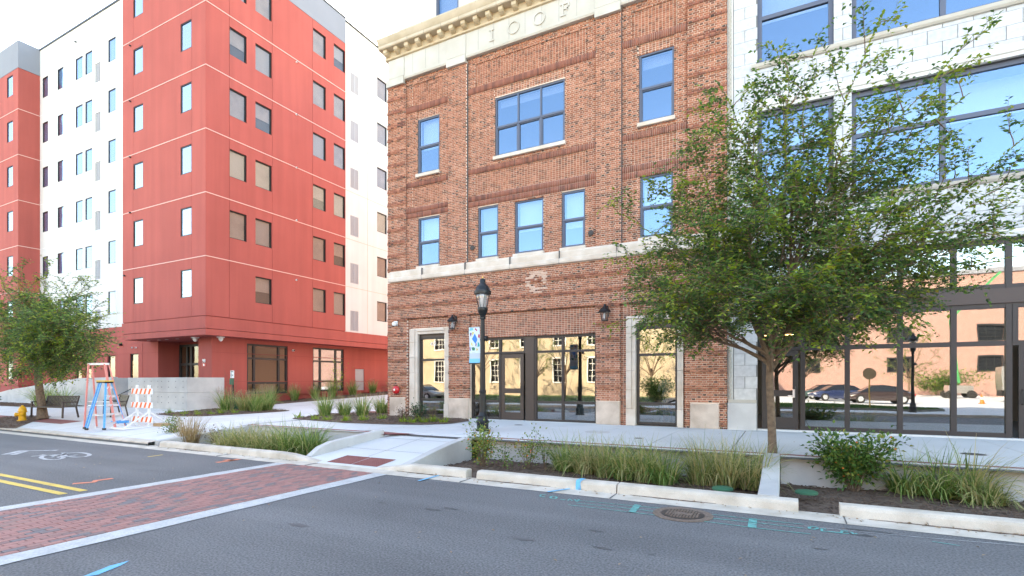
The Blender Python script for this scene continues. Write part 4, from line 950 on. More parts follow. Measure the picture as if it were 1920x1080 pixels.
# recessed white street wall, left of the tower
YW = 18.0
mW = lambda u, d, v: (u, YW + d, v); mR2 = lambda u, d, v: (u, YW + d, v)
xw = lambda px: onY(px, 715, YW).x
cols = [(xw(203), xw(217)), (xw(160), xw(173)), (xw(142), xw(155)), (xw(108), xw(119)), (xw(80), xw(90))]
ww = [(a, b, z - 2.1, z - .62) for a, b in cols for z in LV[1:]]; lw = [(xw(178.5), xw(188.5), z - 3.0, z - 1.72) for z in LV[1:]]
XW0 = onY(75, 715, YW).x
q = MB(mW)
for c in wall_cells((XW0, usL[0] + .3), (5.38, 26.5), ww + lw): q.box(c[0], c[1], 0, .2, c[2], c[3])
q.build('wall', 'stucco_white', ap)
MB(mW).box(XW0, usL[0] + .2, -.05, .3, 26.5, 26.62).build('parapet_cap', 'dark_frame', ap)
for r_ in ww: flat_window(ap, mW, *r_, .012, 'blind_blue', fw=.035)
for r_ in lw: flat_window(ap, mW, *r_, .04, None, louver=True)
for z in LV[1:-1]: MB(mW).box(XW0, usL[0], -.004, .003, z - .01, z + .01).build('joint', 'shade_white', ap)
# red wing at the far left
q = MB(); YG = 16.75; XG = XW0
wgz = [(xl(13, YG), xl(24, YG), z - 2.1, z - .62) for z in LV[1:]] + [(xl(13, YG), xl(24, YG), 2.0, 3.4)]
mG = lambda u, d, v: (u, YG + d, v)
g = MB(mG)
for c in wall_cells((XG - 30, XG), (1.55, 24.6), wgz): g.box(c[0], c[1], 0, .2, c[2], c[3])
g.build('wing_wall', 'stucco_red', ap)
MB().box(XG - .2, XG, YG + .2, YW + .1, 1.55, 24.6).build('wing_wall', 'stucco_red', ap)
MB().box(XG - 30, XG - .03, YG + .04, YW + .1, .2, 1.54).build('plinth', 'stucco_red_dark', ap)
MB().box(XG - 30, XG + .005, YG - .005, 40, 24.62, 26.6).build('parapet', 'stucco_grey', ap)
for r_ in wgz: flat_window(ap, mG, *r_, .02, 'shade_grey', fw=.035)
for z in LV[1:-1]:
    MB(mG).box(XG - 30, XG + .012, -.012, .03, z - .022, z + .022).build('reveal_strip', 'reveal', ap)
    MB().box(XG - .02, XG + .012, YG + .03, YW, z - .022, z + .022).build('reveal_strip', 'reveal', ap)
MB(mG).box(XG - 30, XG + .01, -.01, .02, 1.93 - .01, 1.93 + .01).build('joint', 'stucco_red_dark', ap)
# ground floor
gw = [(xw(201), xw(215.5), 1.7, 3.55), (xw(243), xw(259), 1.7, 3.6), (xw(141), xw(153), 1.4, 2.75), (xw(159), xw(171), 1.4, 2.75), (xw(107), xw(118), 1.4, 2.75)]
X3 = xw(296)
g = MB(mW)
for c in wall_cells((XW0, X3), (.2, 5.37), gw): g.box(c[0], c[1], .012, .2, c[2], c[3])
g.build('ground_floor_wall', 'stucco_red', ap)
for r_ in gw: flat_window(ap, mR2, *r_, .08, 'shade_grey')
MB(mW).box(XW0, X3, .0, .02, 3.6, 3.62).build('joint', 'stucco_red_dark', ap); MB(mW).box(xw(267), xw(267) + .02, .0, .02, 1, 4.3).build('joint', 'stucco_red_dark', ap)
MB().box(X3 - .2, X3, YW + .2, 19.4, .2, 4.3).build('ground_floor_wall', 'stucco_red', ap)
XC = onY(372, 715, 17.45).x; XQ = -27.57; YQ = 17.45
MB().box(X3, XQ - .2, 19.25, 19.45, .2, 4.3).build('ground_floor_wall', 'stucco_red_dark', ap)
glazing(ap, 'entrance_glazing', lambda u, d, v: (u, 19.06 + d, v), [onY(337, 715, 19.06).x, onY(350, 715, 19.06).x, onY(358, 715, 19.06).x, onY(378, 715, 19.06).x], [.5, 2.9, 4.05], 0, 'dark_frame', 'glass_dull', .14, dp=.10)
MB().box(onY(337, 715, 19.06).x, onY(378, 715, 19.06).x, 19.18, 19.24, .45, 4.1).build('lobby_wall', 'wood_dark', ap)
yq = lambda px: onX(px, 715, XQ).y
mQ = lambda u, d, v: (XQ - d, u, v)
G1 = (yq(463), yq(540), 1.10, 4.05); G2 = (yq(586.5), yq(645), 1.18, 4.1); G3 = (yq(666), yq(683), 1.2, 2.75)
g = MB(mQ)
for c in wall_cells((YQ, 46), (1.05, 4.3), [G1, G2, G3]): g.box(c[0], c[1], 0, .2, c[2], c[3])
g.build('ground_floor_wall', 'stucco_red', ap)
MB().box(XC, XQ - .2, YQ, YQ + .2, .3, 4.3).build('ground_floor_wall', 'stucco_red', ap)
MB().box(XC, XC + .2, YQ + .2, 19.5, .3, 4.3).build('ground_floor_wall', 'stucco_red', ap)
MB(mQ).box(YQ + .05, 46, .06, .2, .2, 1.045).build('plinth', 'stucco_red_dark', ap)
for z in (1.85, 3.45): MB(mQ).box(YQ, 46, -.004, .003, z - .012, z + .012).build('joint', 'stucco_red_dark', ap)
glazing(ap, 'shopfront', mQ, [G1[0] + .05, yq(478), yq(524), G1[1] - .05], [1.15, 1.75, 3.2, 4.0], .06, 'dark_frame', 'glass_dull', .12)
glazing(ap, 'shopfront', mQ, [G2[0] + .05, yq(602), yq(631), G2[1] - .05], [1.23, 1.85, 3.2, 4.05], .06, 'dark_frame', 'glass_flat', .12)
MB(mQ).box(*G3[:2], .05, .12, *G3[2:]).build('service_panel', 'shade_grey', ap)
mb = MB(); mb.box(XQ - 6, XQ - 5.8, 21.3, 45, .4, 4.3); mb.build('inner_wall', 'wood_tan', ap); MB().box(XQ - 6, XQ - .2, 21.2, 45, .8, 1.0).build('inner_floor', 'room_dark', ap)
# solid core closing the block above and behind
MB().box(XG - 30, XR - .6, YW + .6, 46, 4.7, 26.4).build('core', 'room_dark', ap)
MB().box(usL[0], XR - .3, YL + .25, YW + .6, 4.61, 26.4).build('core', 'room_dark', ap)
for px in (318, 338, 352, 372): c = onY(px, 634, 18.6); MB().lathe([(.09, 4.262), (.09, 4.282)], (c.x, 17.4, 0), 12).build('downlight', 'lamp_lens', ap)
# small fittings on the stucco
def fitting(px, py, plane, name, lab, s=.12, mt='white_plastic', grp='small fittings on the apartment block', dark='dark_frame'):
    p = plane(px, py); t = thing(name, p, lab, name.replace('_', ' '), grp)
    if plane(0, 0).y == plane(100, 0).y: ax = Vector((0, -1, 0))
    else: ax = Vector((1, 0, 0))
    if name == 'security_camera':
        a = MB(); a.box(-s * .5, s * .5, -s * .5, s * .5, 0, s * .3); a.build('mount', mt, t, world=False)
        MB().lathe([(s * .42, 0), (s * .45, -s * .2), (s * .3, -s * .55), (s * .08, -s * .7)], n=12).build('dome', mt, t, world=False, smooth=True)
    else:
        q = ax * s; MB().tube([(0, 0, 0), tuple(q * .6), tuple(q)], [s * .5, s * .5, s * .42], 10).build('hood', mt, t, world=False, smooth=True); MB().tube([tuple(q * .98), tuple(q * 1.05)], s * .36, 10).build('grille', dark, t, world=False)
    return t
pR = lambda x, y: onX(x, y, XR + .01); pL = lambda x, y: onY(x, y, YL - .02); pW = lambda x, y: onY(x, y, YW - .01)
for i, y in enumerate((116.5, 215, 314.5, 413, 525)): fitting(555.5, y, pR, 'dryer_vent', f'small round vent on the right red face, {ORD[i]} from the top', .10, 'white_plastic')
for i, y in enumerate((86, 190, 295, 399, 517)): fitting(245 if i < 4 else 234, y, pL, 'dryer_vent', f'small dark vent by the joint of the left red face, {ORD[i]} from the top', .09, 'dark_frame')
fitting(228, 646.5, pW, 'dryer_vent', 'black round vent on the ground floor wall under the tower', .16, 'black_metal')
fitting(249, 652, pW, 'dryer_vent', 'left of the paired white vents near the entrance', .10); fitting(256, 652, pW, 'dryer_vent', 'right of the paired white vents near the entrance', .10)
fitting(366, 634, lambda x, y: Vector((onY(x, y, 17.2).x, 17.2, 4.22)) if True else 0, 'security_camera', 'white dome camera under the soffit by the entrance column', .28)
fitting(414, 632, lambda x, y: Vector((XR - .6, onX(x, y, XR - .6).y, 4.22)), 'security_camera', 'white dome camera under the soffit right of the corner column', .28)
fitting(549, 657, lambda x, y: onX(x, y, XQ + .01), 'wall_lamp', 'small white lamp on the red ground floor wall between the glazed bays', .14)
fitting(143, 79, pW, 'dryer_vent', 'tiny dark vent high on the white street wall', .10, 'dark_frame')
o = thing('wall_sign', onY(382.5, 677, YQ - .02), 'small white number sign over a red plate on the entrance column', 'sign')
me = text_mesh('98', .28, .008); t_ = obj('number', me, 'white_plastic', o, False); t_.rotation_euler = (R(90), 0, 0); t_.location = (0, -.01, -.08)
MB().box(-.16, .16, -.01, .01, -.30, -.12).build('plate', 'red_enamel', o, world=False); MB().box(-.05, .05, -.016, -.0105, -.26, -.15).build('symbol', 'white_plastic', o, world=False)
# concrete ramp walls before the entrance
cwm = thing('entrance_wall', (-27, 15.4, SW), 'grey concrete retaining wall with tie holes before the apartment entrance', 'retaining wall')
xa, xb, xc_, xd = onY(212, 715, 15.6).x, onY(240, 715, 15.6).x, onY(305, 715, 15.6).x, onY(348, 715, 15.4).x
TOP = 2.05
def cpanel(a, b, y0, y1, z0, z1): 
    o = MB().box(a + .006, b - .006, y0, y1, z0, z1 - .0).build('panel', 'concrete_wall', cwm); return o
cpanel(xb, xc_, 15.6, 15.85, .3, 1.28); cpanel(xb, xc_, 15.605, 15.85, 1.29, TOP); cpanel(xc_, xd, 15.45, 15.84, .3, 1.28); cpanel(xc_, xd, 15.455, 15.84, 1.29, TOP)
for z0, z1 in ((.3, 1.28), (1.29, TOP)): MB().box(xd - .25, xd - .002, 15.5, 17.42, z0, z1).build('panel', 'concrete_wall', cwm)
xe = onX(397, 715, -27.4).x
for z0, z1 in ((.3, 1.28), (1.29, TOP)): MB().add([(xd, 15.46, z0), (XQ + .12, 17.40, z0), (XQ - .1, 17.42, z0), (xd - .25, 15.7, z0), (xd, 15.46, z1), (XQ + .12, 17.40, z1), (XQ - .1, 17.42, z1), (xd - .25, 15.7, z1)], [(0, 1, 5, 4), (4, 5, 6, 7), (1, 2, 6, 5), (2, 3, 7, 6), (3, 0, 4, 7)]).build('panel', 'concrete_wall', cwm)
q = MB()
for x in np.linspace(xb + .4, xd - .3, 9):
    for z in (.75, 1.05, 1.55, 1.85): q.lathe([(.022, -.004), (.022, .004)], (0, 0, 0), 8); k = len(q.v); q.v[k - 16:] = [(x + v[0], 15.445 - v[2] if x > xc_ else 15.596 - v[2], z + v[1]) for v in q.v[k - 16:]]
stuff(q.build('tie_holes', 'joint_dark', cwm))
rw = thing('ramp_wall', (-42, 15.6, SW), 'long pale concrete ramp wall sloping down behind the bench', 'retaining wall')
xs = [XG + .4, -47, -44.5, -42, -39.8, -37.6, xa]; tops = [onY(px, py, 15.6).z for px, py in ((45, 737), (70, 731), (100, 726), (130, 720), (160, 714), (190, 709), (212, 707))]
for i, (a, b) in enumerate(zip(xs, xs[1:])):
    MB().add([(a + .006, 15.6, .3), (b - .006, 15.6, .3), (b - .006, 15.85, .3), (a + .006, 15.85, .3), (a + .006, 15.6, tops[i]), (b - .006, 15.6, tops[i + 1]), (b - .006, 15.85, tops[i + 1]), (a + .006, 15.85, tops[i])], [(0, 1, 5, 4), (1, 2, 6, 5), (2, 3, 7, 6), (3, 0, 4, 7), (4, 5, 6, 7)]).build('panel', 'concrete_wall', rw)
MB().box(xa - .1, xa + .25, 15.4, 17.9, .3, TOP).build('end_post', 'concrete_wall', rw)
st = thing('entrance_steps', ((xa + xb) / 2, 15.8, SW), 'concrete steps with dark handrail rising between the walls', 'steps')
for i in range(5): MB().box(xa + .26, xb - .01, 15.7 + i * .32, 17.9, .4 + i * .16, .4 + (i + 1) * .16 - .002).build('step', 'concrete_wall', st)
p0, p1 = onY(212, 746, 15.5), onY(246, 729, 15.5)
MB().tube([(p0.x, 15.5, p0.z), (p1.x, 15.5, p1.z), (p1.x + .3, 15.5, p1.z)], .03, 8).build('handrail', 'dark_frame', st); MB().tube([(p0.x, 15.5, p0.z), (p0.x, 15.5, .4)], .025, 8).build('post', 'dark_frame', st); MB().tube([(p1.x, 15.58, p1.z - .02), (p1.x, 15.5, p1.z - .02)], .02, 8).build('bracket', 'dark_frame', st)

# ================================================================== VEGETATION
def leaf_mesh(name, C, D, N, ln, wd, fold=.25):
    """many small pointed leaves: centre line C -> C + D*ln, face normal N"""
    C, D, N = (np.asarray(q, float) for q in (C, D, N)); n = len(C)
    D /= np.linalg.norm(D, axis=1, keepdims=True) + 1e-9; S = np.cross(D, N); S /= np.linalg.norm(S, axis=1, keepdims=True) + 1e-9; N = np.cross(S, D)
    ln = np.broadcast_to(ln, n)[:, None]; wd = np.broadcast_to(wd, n)[:, None]
    V = np.stack([C, C + D * ln * .45 + S * wd * .5 + N * wd * fold, C + D * ln, C + D * ln * .45 - S * wd * .5 + N * wd * fold], 1).reshape(-1, 3)
    k = (np.arange(n) * 4)[:, None]; Fq = np.concatenate([k + np.array([[0, 1, 2]]), k + np.array([[0, 2, 3]])], 0)
    return np_mesh(name, V, Fq)
def rnd(n, s=1.): return rng.normal(0, s, (n, 3))
def tree(name, base, lab, tips, fork, r0, trunk_pts, twig=.55, sec_n=9, leaf=.06, seed=1, young_p=.08, dens=1., n_prim=9, tw_sp=.085):
    """tapered trunk, limbs reaching given points, side branches, twigs with leaves set in two rows"""
    rs = random.Random(seed); t = thing(name, base, lab, 'tree'); B = Vector(base)
    tr = MB(); P = [Vector(p) for p in trunk_pts]; m = len(P)
    tr.tube(P, [r0 * (1.28 if i == 0 else 1 - .28 * i / (m - 1)) for i in range(m)], 12)
    tr.build('trunk', 'bark', t, world=False, smooth=True)
    br = MB(); C = []; D = []; N = []; YC = []; YD = []; YN = []
    def path(a, b, bow, n, jit):
        pts = []; mid = (a + b) / 2 + bow
        for i in range(n + 1):
            s = i / n; p = a * (1 - s) ** 2 + mid * 2 * s * (1 - s) + b * s * s
            if 0 < i: p = p + Vector((rs.gauss(0, jit), rs.gauss(0, jit), rs.gauss(0, jit)))
            pts.append(p)
        return pts
    def leaves(pts, spacing, start, young):
        for a, b in zip(pts, pts[1:]):
            L = (b - a).length; k = max(1, int(L / spacing)); d = (b - a).normalized(); side = d.cross(Vector((0, 0, 1)))
            side = side.normalized() if side.length > .05 else Vector((1, 0, 0))
            for i in range(k):
                sg = 1 if i % 2 else -1; p = a + (b - a) * ((i + rs.random() * .6) / k)
                dr = side * sg * .85 + d * .55 + Vector((rs.gauss(0, .25), rs.gauss(0, .25), rs.gauss(-.12, .25)))
                nn = Vector((rs.gauss(0, .4), rs.gauss(0, .4), 1))
                (YC if young else C).append(tuple(p)); (YD if young else D).append(tuple(dr)); (YN if young else N).append(tuple(nn))
    def rdir(): return Vector((rs.gauss(0, 1), rs.gauss(0, 1), rs.gauss(0, .7))).normalized()
    top = P[-1]; loc = [Vector(tp_[0]) - B for tp_ in tips]; dirs = [(q - top).normalized() for q in loc]
    seeds = [max(range(len(dirs)), key=lambda i: dirs[i].z)]
    while len(seeds) < min(n_prim, len(tips)): seeds.append(max(range(len(dirs)), key=lambda i: min((dirs[i] - dirs[k]).length for k in seeds)))
    memb = [min(range(len(seeds)), key=lambda k: (dirs[i] - dirs[seeds[k]]).length) for i in range(len(dirs))]; prim = []
    for k in range(len(seeds)):
        ms = [loc[i] for i in range(len(loc)) if memb[i] == k]; cen = sum(ms, Vector()) / len(ms); s0 = fork + (k % 3) * .14; a = P[-1].copy()
        for p, q in zip(P, P[1:]):
            if p.z <= s0 <= q.z: a = p + (q - p) * ((s0 - p.z) / (q.z - p.z))
        e = a + (cen - a) * .50; e.z = max(e.z, a.z + .35 + .1 * (cen - a).length); out = Vector((e.x - a.x, e.y - a.y, 0))
        pp_ = path(a, e, -out * .12 + Vector((0, 0, .06 * (e - a).length)), 8, .012); prim.append(pp_)
        br.tube(pp_, [r0 * (.55 - .33 * i / 8) for i in range(9)], 8, cap=False)
    for ti, (tip, den) in enumerate(tips):
        tip = Vector(tip) - B; pp_ = prim[memb[ti]]; u = rs.uniform(.35, .98) * 8; i = min(7, int(u)); a = pp_[i] + (pp_[i + 1] - pp_[i]) * (u - i)
        L = (tip - a).length; out = Vector((tip.x - a.x, tip.y - a.y, 0))
        bow = Vector((0, 0, .16 * L)) - out * .05 if tip.z < a.z + L * .6 else -out * .10 + Vector((0, 0, .04 * L))
        pts = path(a, tip, bow, 12, .02 * L / 3); rr = r0 * (.10 + .035 * L * rs.uniform(.7, 1.1))
        br.tube(pts, [max(.004, rr * (1 - i / 12.5) ** .9) for i in range(13)], 6, cap=False)
        yl = rs.random() < young_p * 3
        leaves(pts[5:], .034, 0, yl)
        for k in range(int(sec_n * den * dens)):
            s = .12 + .86 * ((k + rs.random()) / max(1, int(sec_n * den * dens))); i = min(11, int(s * 12)); q = pts[i] + (pts[i + 1] - pts[i]) * (s * 12 - i)
            d = (pts[i + 1] - pts[i]).normalized(); sl = L * rs.uniform(.14, .34) * (1.15 - .7 * s) + .18
            dd = (d * .75 + rdir() * .85 + Vector((0, 0, .12))).normalized(); e = q + dd * sl; e.z -= .05 * sl
            sp = path(q, e, Vector((0, 0, .06 * sl)), 5, .012)
            br.tube(sp, [max(.003, .012 * (1 - j / 5.5)) for j in range(6)], 4, cap=False)
            yg = rs.random() < young_p * (.4 + 1.6 * s)
            leaves(sp[2:], .045, 0, yg)
            nt_ = max(3, int(sl / tw_sp))
            for j in range(nt_):
                u = .2 + .8 * (j + rs.random()) / nt_; jj = min(4, int(u * 5)); q2 = sp[jj] + (sp[jj + 1] - sp[jj]) * (u * 5 - jj)
                d2 = (dd * .6 + rdir() * .9).normalized(); tl = twig * rs.uniform(.45, 1.) * (.55 + .45 * den)
                e2 = q2 + d2 * tl; e2.z -= .10 * tl; tp = [q2, (q2 + e2) / 2 + Vector((0, 0, .04 * tl)), e2]
                br.tube(tp, [.004, .003, .0015], 3, cap=False); leaves(tp, leaf * .62, 0, yg and rs.random() < .8)
    br.build('branches', 'bark', t, world=False, smooth=True)
    ln = rng.uniform(.75, 1.25, len(C)) * leaf
    obj('crown', leaf_mesh('crown', C, D, N, ln, ln * .58), 'leaf', t, False)
    if YC:
        ln = rng.uniform(.8, 1.3, len(YC)) * leaf; obj('young_shoots', leaf_mesh('young_shoots', YC, YD, YN, ln, ln * .55), 'leaf_young', t, False)
    print(name, 'leaves', len(C), len(YC)); return t
tb = Vector((-.21, 11.78, SW - .06))
TP = [(1165, 600, 0.3, 0.75), (1200, 565, -1.2, 1.20), (1195, 520, 1, 1.20), (1165, 480, -0.5, 1.00), (1152, 400, 0.2, 0.50), (1235, 470, 1.6, 1.30), (1250, 635, -0.6, 0.90), (1310, 640, 0.8, 0.98), (1215, 610, 1.2, 0.75),
      (1750, 560, 0.2, 1.00), (1790, 470, -1, 1.00), (1850, 500, 0.8, 0.80), (1810, 545, 1.2, 0.80), (1700, 590, -0.8, 1.10), (1640, 610, 0.4, 0.90), (1560, 590, -1.6, 1.20), (1890, 420, -0.5, 0.80), (1915, 262, 0.5, 0.56), (1905, 335, -0.8, 0.75),
      (1300, 400, -1.4, 1.30), (1235, 345, 0.5, 1.25), (1290, 255, 1, 1.19), (1345, 150, 0.3, 0.77), (1420, 370, -1.8, 1.62), (1500, 340, -1.2, 1.50), (1600, 430, -2, 1.20), (1700, 390, -1.6, 1.38), (1800, 330, 0.8, 1.00), (1760, 280, -0.4, 0.75), (1850, 440, 1.4, 0.80),
      (1365, 230, -0.5, 1.02), (1470, 190, 0.6, 1.02), (1478, 118, -0.2, 0.59), (1530, 75, 0.4, 0.51), (1655, 22, 0, 0.59), (1828, 64, -0.3, 0.59), (1700, 170, 0.6, 0.85), (1610, 220, -0.6, 1.02), (1815, 175, 0.3, 0.59), (1640, 330, 1.2, 1.12), (1390, 320, 1.4, 1.50),
      (1330, 520, -2, 1.40), (1420, 560, -2.1, 1.40), (1520, 520, -2.2, 1.30), (1620, 540, -1.9, 1.30), (1270, 560, -1.7, 1.30), (1390, 610, 1.5, 0.90), (1500, 600, 1.7, 0.90), (1450, 450, 1.8, 1.30), (1560, 430, 1.7, 1.20), (1330, 460, 1.9, 1.30), (1700, 470, 1.6, 1.00)]
tree('street_tree', tb, 'large green street tree spreading over the tiled storefront on the right', [(tuple(onY(x, y, 11.8 + d)), dn) for x, y, d, dn in TP], 1.70, .088,
     [(0, 0, -.1), (.0, 0, .25), (-.02, 0, .9), (-.05, .0, 1.5), (-.04, .02, 1.95), (.0, .0, 2.5)], twig=.55, sec_n=17, leaf=.092, seed=5, dens=1.1, young_p=.20)
tl = onZ(80, 781, .38)
TL = [(-40, 600, 0, 1), (-30, 690, .5, 1), (20, 710, -.8, 1), (170, 660, .2, 1.2), (182, 640, -.5, 1.1), (178, 585, .3, 1), (155, 545, -.2, .9), (150, 520, .6, .5), (90, 505, .2, .6), (40, 500, -.4, .6), (0, 520, .5, .8), (-40, 540, -.6, .8),
      (60, 560, -1.2, 1.3), (120, 580, -1.3, 1.3), (10, 600, -1.2, 1.3), (160, 620, -1.2, 1.3), (100, 640, -1.6, 1.4), (40, 660, -1.5, 1.4), (150, 690, -.5, 1.2), (80, 700, -1.2, 1.2), (120, 640, 1.3, 1.3), (40, 620, 1.4, 1.3), (160, 590, 1, 1), (90, 560, 1.1, 1.1), (15, 660, 1, 1.2), (165, 690, .6, 1), (120, 700, .9, 1.2), (70, 600, 1.5, 1.4), (70, 620, -1.6, 1.4), (20, 640, -1.5, 1.4), (110, 610, -1.7, 1.4), (50, 580, 1.2, 1.3)]
tree('street_tree', tl, 'smaller green street tree standing beside the bench at the left edge', [(tuple(onY(x, y, tl.y + d)), dn) for x, y, d, dn in TL], 1.75, .16,
     [(0, 0, -.1), (-.1, 0, .5), (-.28, 0, 1.1), (-.42, 0, 1.7), (-.45, 0, 2.2)], twig=.6, sec_n=13, leaf=.10, seed=11, young_p=.14, dens=1.35)

def grass_mesh(n, h, spread, seed, lean=.55, width=.008, seg=5, up=.3):
    """arching blades: each leaves the crown steeply and bends over under its own weight"""
    r = np.random.default_rng(seed); a = r.uniform(0, 2 * np.pi, n); rad = spread * .42 * np.sqrt(r.uniform(0, 1, n)); L = h * 1.12 * r.uniform(.35, 1.15, n)
    b = np.stack([rad * np.cos(a), rad * np.sin(a), np.zeros(n)], 1); a2 = a + r.normal(0, .7, n); o = np.stack([np.cos(a2), np.sin(a2), np.zeros(n)], 1); s = np.stack([-np.sin(a2), np.cos(a2), np.zeros(n)], 1)
    th0 = np.abs(r.normal(.10, .16, n)) + .25 * lean * rad / (spread * .42 + 1e-6); bend = lean * r.gamma(2.2, .62, n); c = b.copy(); V = []; tw = r.normal(0, .5, n)
    for k in range(seg + 1):
        t = k / seg; wv = width * (1 - t ** 1.6 * .92) * r.uniform(.6, 1.4, n); sd_ = s * np.cos(tw * t)[:, None] + np.array([0, 0, 1]) * np.sin(tw * t)[:, None]
        V += [c - sd_ * wv[:, None], c + sd_ * wv[:, None]]
        th = np.minimum(th0 + bend * ((k + .5) / seg) ** 1.5, 2.5); c = c + (o * np.sin(th)[:, None] + np.array([0, 0, 1]) * np.cos(th)[:, None]) * (L / seg)[:, None]
    V = np.stack(V, 1).reshape(-1, 3); V[:, 2] = np.maximum(V[:, 2], .004); m = 2 * (seg + 1); Fq = []
    for k in range(seg): Fq.append((np.arange(n) * m)[:, None] + np.array([[2 * k, 2 * k + 1, 2 * k + 3, 2 * k + 2]]))
    return V, np.concatenate(Fq, 0)
def grass(px, py, z, h, spread, mt, lab, grp, n=260, seed=0, lean=.55, width=.009, plume=0, loc=None, cat='ornamental grass'):
    p = onZ(px, py, z) if loc is None else Vector(loc); zb = p.z
    t = thing('lily_clump' if cat == 'lily' else 'grass_clump', (p.x, p.y, zb), lab, cat, grp)
    V, Fq = grass_mesh(int(n * 1.05), h * np.random.default_rng(seed).uniform(.92, 1.16), spread, seed, lean * 1.5, width * 1.1); obj('blades', np_mesh('blades', V, Fq), mt, t, False)
    if plume:
        r = np.random.default_rng(seed + 99); C = []; D = []; N = []
        for i in range(plume):
            a = r.uniform(0, 6.28); tp = np.array([math.cos(a) * spread * r.uniform(.1, .8), math.sin(a) * spread * r.uniform(.1, .8), h * r.uniform(.95, 1.25)])
            for j in range(14): C.append(tp + np.array([0, 0, -j * .018]) + r.normal(0, .006, 3)); D.append([math.cos(a) * .4 + r.normal(0, .5), math.sin(a) * .4 + r.normal(0, .5), .8]); N.append(r.normal(0, 1, 3))
        stuff(obj('plumes', leaf_mesh('plumes', C, D, N, .05, .012), 'grass_plume', t, False))
    return t
def bush(name, loc, h, w_, n, mt, lab, cat, leaf=.05, seed=0, stems=14, grp=None, flat=.8, flowers=0):
    """stems fanning from the ground, leaves clustered along their upper two thirds"""
    rs = random.Random(seed); t = thing(name, loc, lab, cat, grp); st = MB(); C = []; D = []; N = []; FC = []
    for i in range(stems):
        a = rs.uniform(0, 6.28); e = Vector((math.cos(a) * w_ * rs.uniform(.2, 1), math.sin(a) * w_ * flat * rs.uniform(.2, 1), h * rs.uniform(.55, 1.05)))
        b = Vector((e.x * .12, e.y * .12, 0)); mid = (b + e) / 2 + Vector((-e.x * .15, -e.y * .15, h * .12)); ps = [b * (1 - s) ** 2 + mid * 2 * s * (1 - s) + e * s * s for s in [k / 6 for k in range(7)]]
        st.tube(ps, [.008 * (1 - k / 8) for k in range(7)], 4, cap=False)
        for k in range(int(n / stems)):
            s = rs.uniform(.18, 1) ** .8; j = min(5, int(s * 6)); p = ps[j] + (ps[j + 1] - ps[j]) * (s * 6 - j); off = Vector((rs.gauss(0, 1), rs.gauss(0, 1), rs.gauss(0, .8))) * (.05 + .05 * h)
            C.append(tuple(p + off)); D.append(tuple(off.normalized() + Vector((0, 0, rs.uniform(-.2, .6))))); N.append((rs.gauss(0, .5), rs.gauss(0, .5), 1))
            if flowers and rs.random() < flowers: FC.append(p + off * 1.3)
    st.build('stems', 'bark', t, world=False); ln = rng.uniform(.7, 1.3, len(C)) * leaf; obj('foliage', leaf_mesh('foliage', C, D, N, ln, ln * .62), mt, t, False)
    if FC:
        q = MB()
        for p in FC: q.lathe([(.004, -.01), (.018, 0), (.012, .014), (.002, .018)], tuple(p), 6)
        q.build('rose_hips', 'safety_orange', t, world=False)
    return t
# planter to the left of the tree
G2 = 'grass clumps in the planter left of the tree'
pz = -.14
for i, (x, y, h, mt, lean, n_) in enumerate(((1062, 882, .82, 'grass_green', .75, 300), (1098, 888, .78, 'grass_mixed', .8, 300), (1136, 893, .85, 'grass_mixed', .65, 320), (1172, 898, .80, 'grass_green', .7, 300), (1212, 902, .86, 'grass_mixed', .6, 320), (1244, 906, .84, 'grass_green', .8, 260))):
    grass(x, y, pz, h, .55, mt, f'arching green grass clump before the planter wall, {ORD[i]} from the left in its row', G2, n_, 20 + i, lean, .009)
for i, (x, y, h) in enumerate(((1316, 908, .86), (1362, 913, .84), (1408, 916, .80))): grass(x, y, pz, h, .55, 'grass_mixed', f'browning grass clump just left of the tree trunk, {ORD[i]} of the three from the left', 'browning grass clumps by the tree', 330, 40 + i, .6, .008)
grass(1436, 905, pz, .75, .4, 'grass_green', 'thin green grass tuft against the sloping partition', 'browning grass clumps by the tree', 90, 47, .5, .007)
def at(px, py, z): return tuple(onZ(px, py, z))
bush('rose_bush', at(905, 878, pz + .06), 1.0, .55, 950, 'rose_leaf', 'tall yellowing rose bush with orange hips in front of the lamp post', 'rose bush', .062, 61, 22, 'rose bushes in the planters', .7, .02)
bush('rose_bush', at(990, 880, pz), .85, .45, 420, 'rose_leaf', 'thin open rose bush between the lamp post and the grasses', 'rose bush', .058, 62, 12, 'rose bushes in the planters', .7, .012)
for i, (x, y) in enumerate(((947, 884), (1022, 880))): bush('young_shrub', at(x, y, pz), .75 if i else .5, .14, 150, 'shrub_leaf', ('low leafy sprig at the kerb beside the rose bush', 'upright feathery sprig left of the arching grasses')[i], 'shrub', .055, 70 + i, 5, 'young shrubs', .8)
# planter to the right of the tree
bush('rose_bush', at(1600, 920, pz), 1.0, .78, 2600, 'shrub_leaf', 'dense leafy green rose bush right of the tree trunk', 'rose bush', .085, 63, 34, 'rose bushes in the planters', .6, .010)
for i, (x, y, h) in enumerate(((1700, 925, .85), (1760, 932, .92), (1815, 936, .88), (1850, 944, .6))): grass(x, y, pz, h, .55, 'grass_green' if i in (0, 1) else 'grass_mixed', f'long bladed grass clump at the far right, {ORD[i]} right of the rose bush', 'grass clumps right of the rose bush', 240, 80 + i, .95, .010)
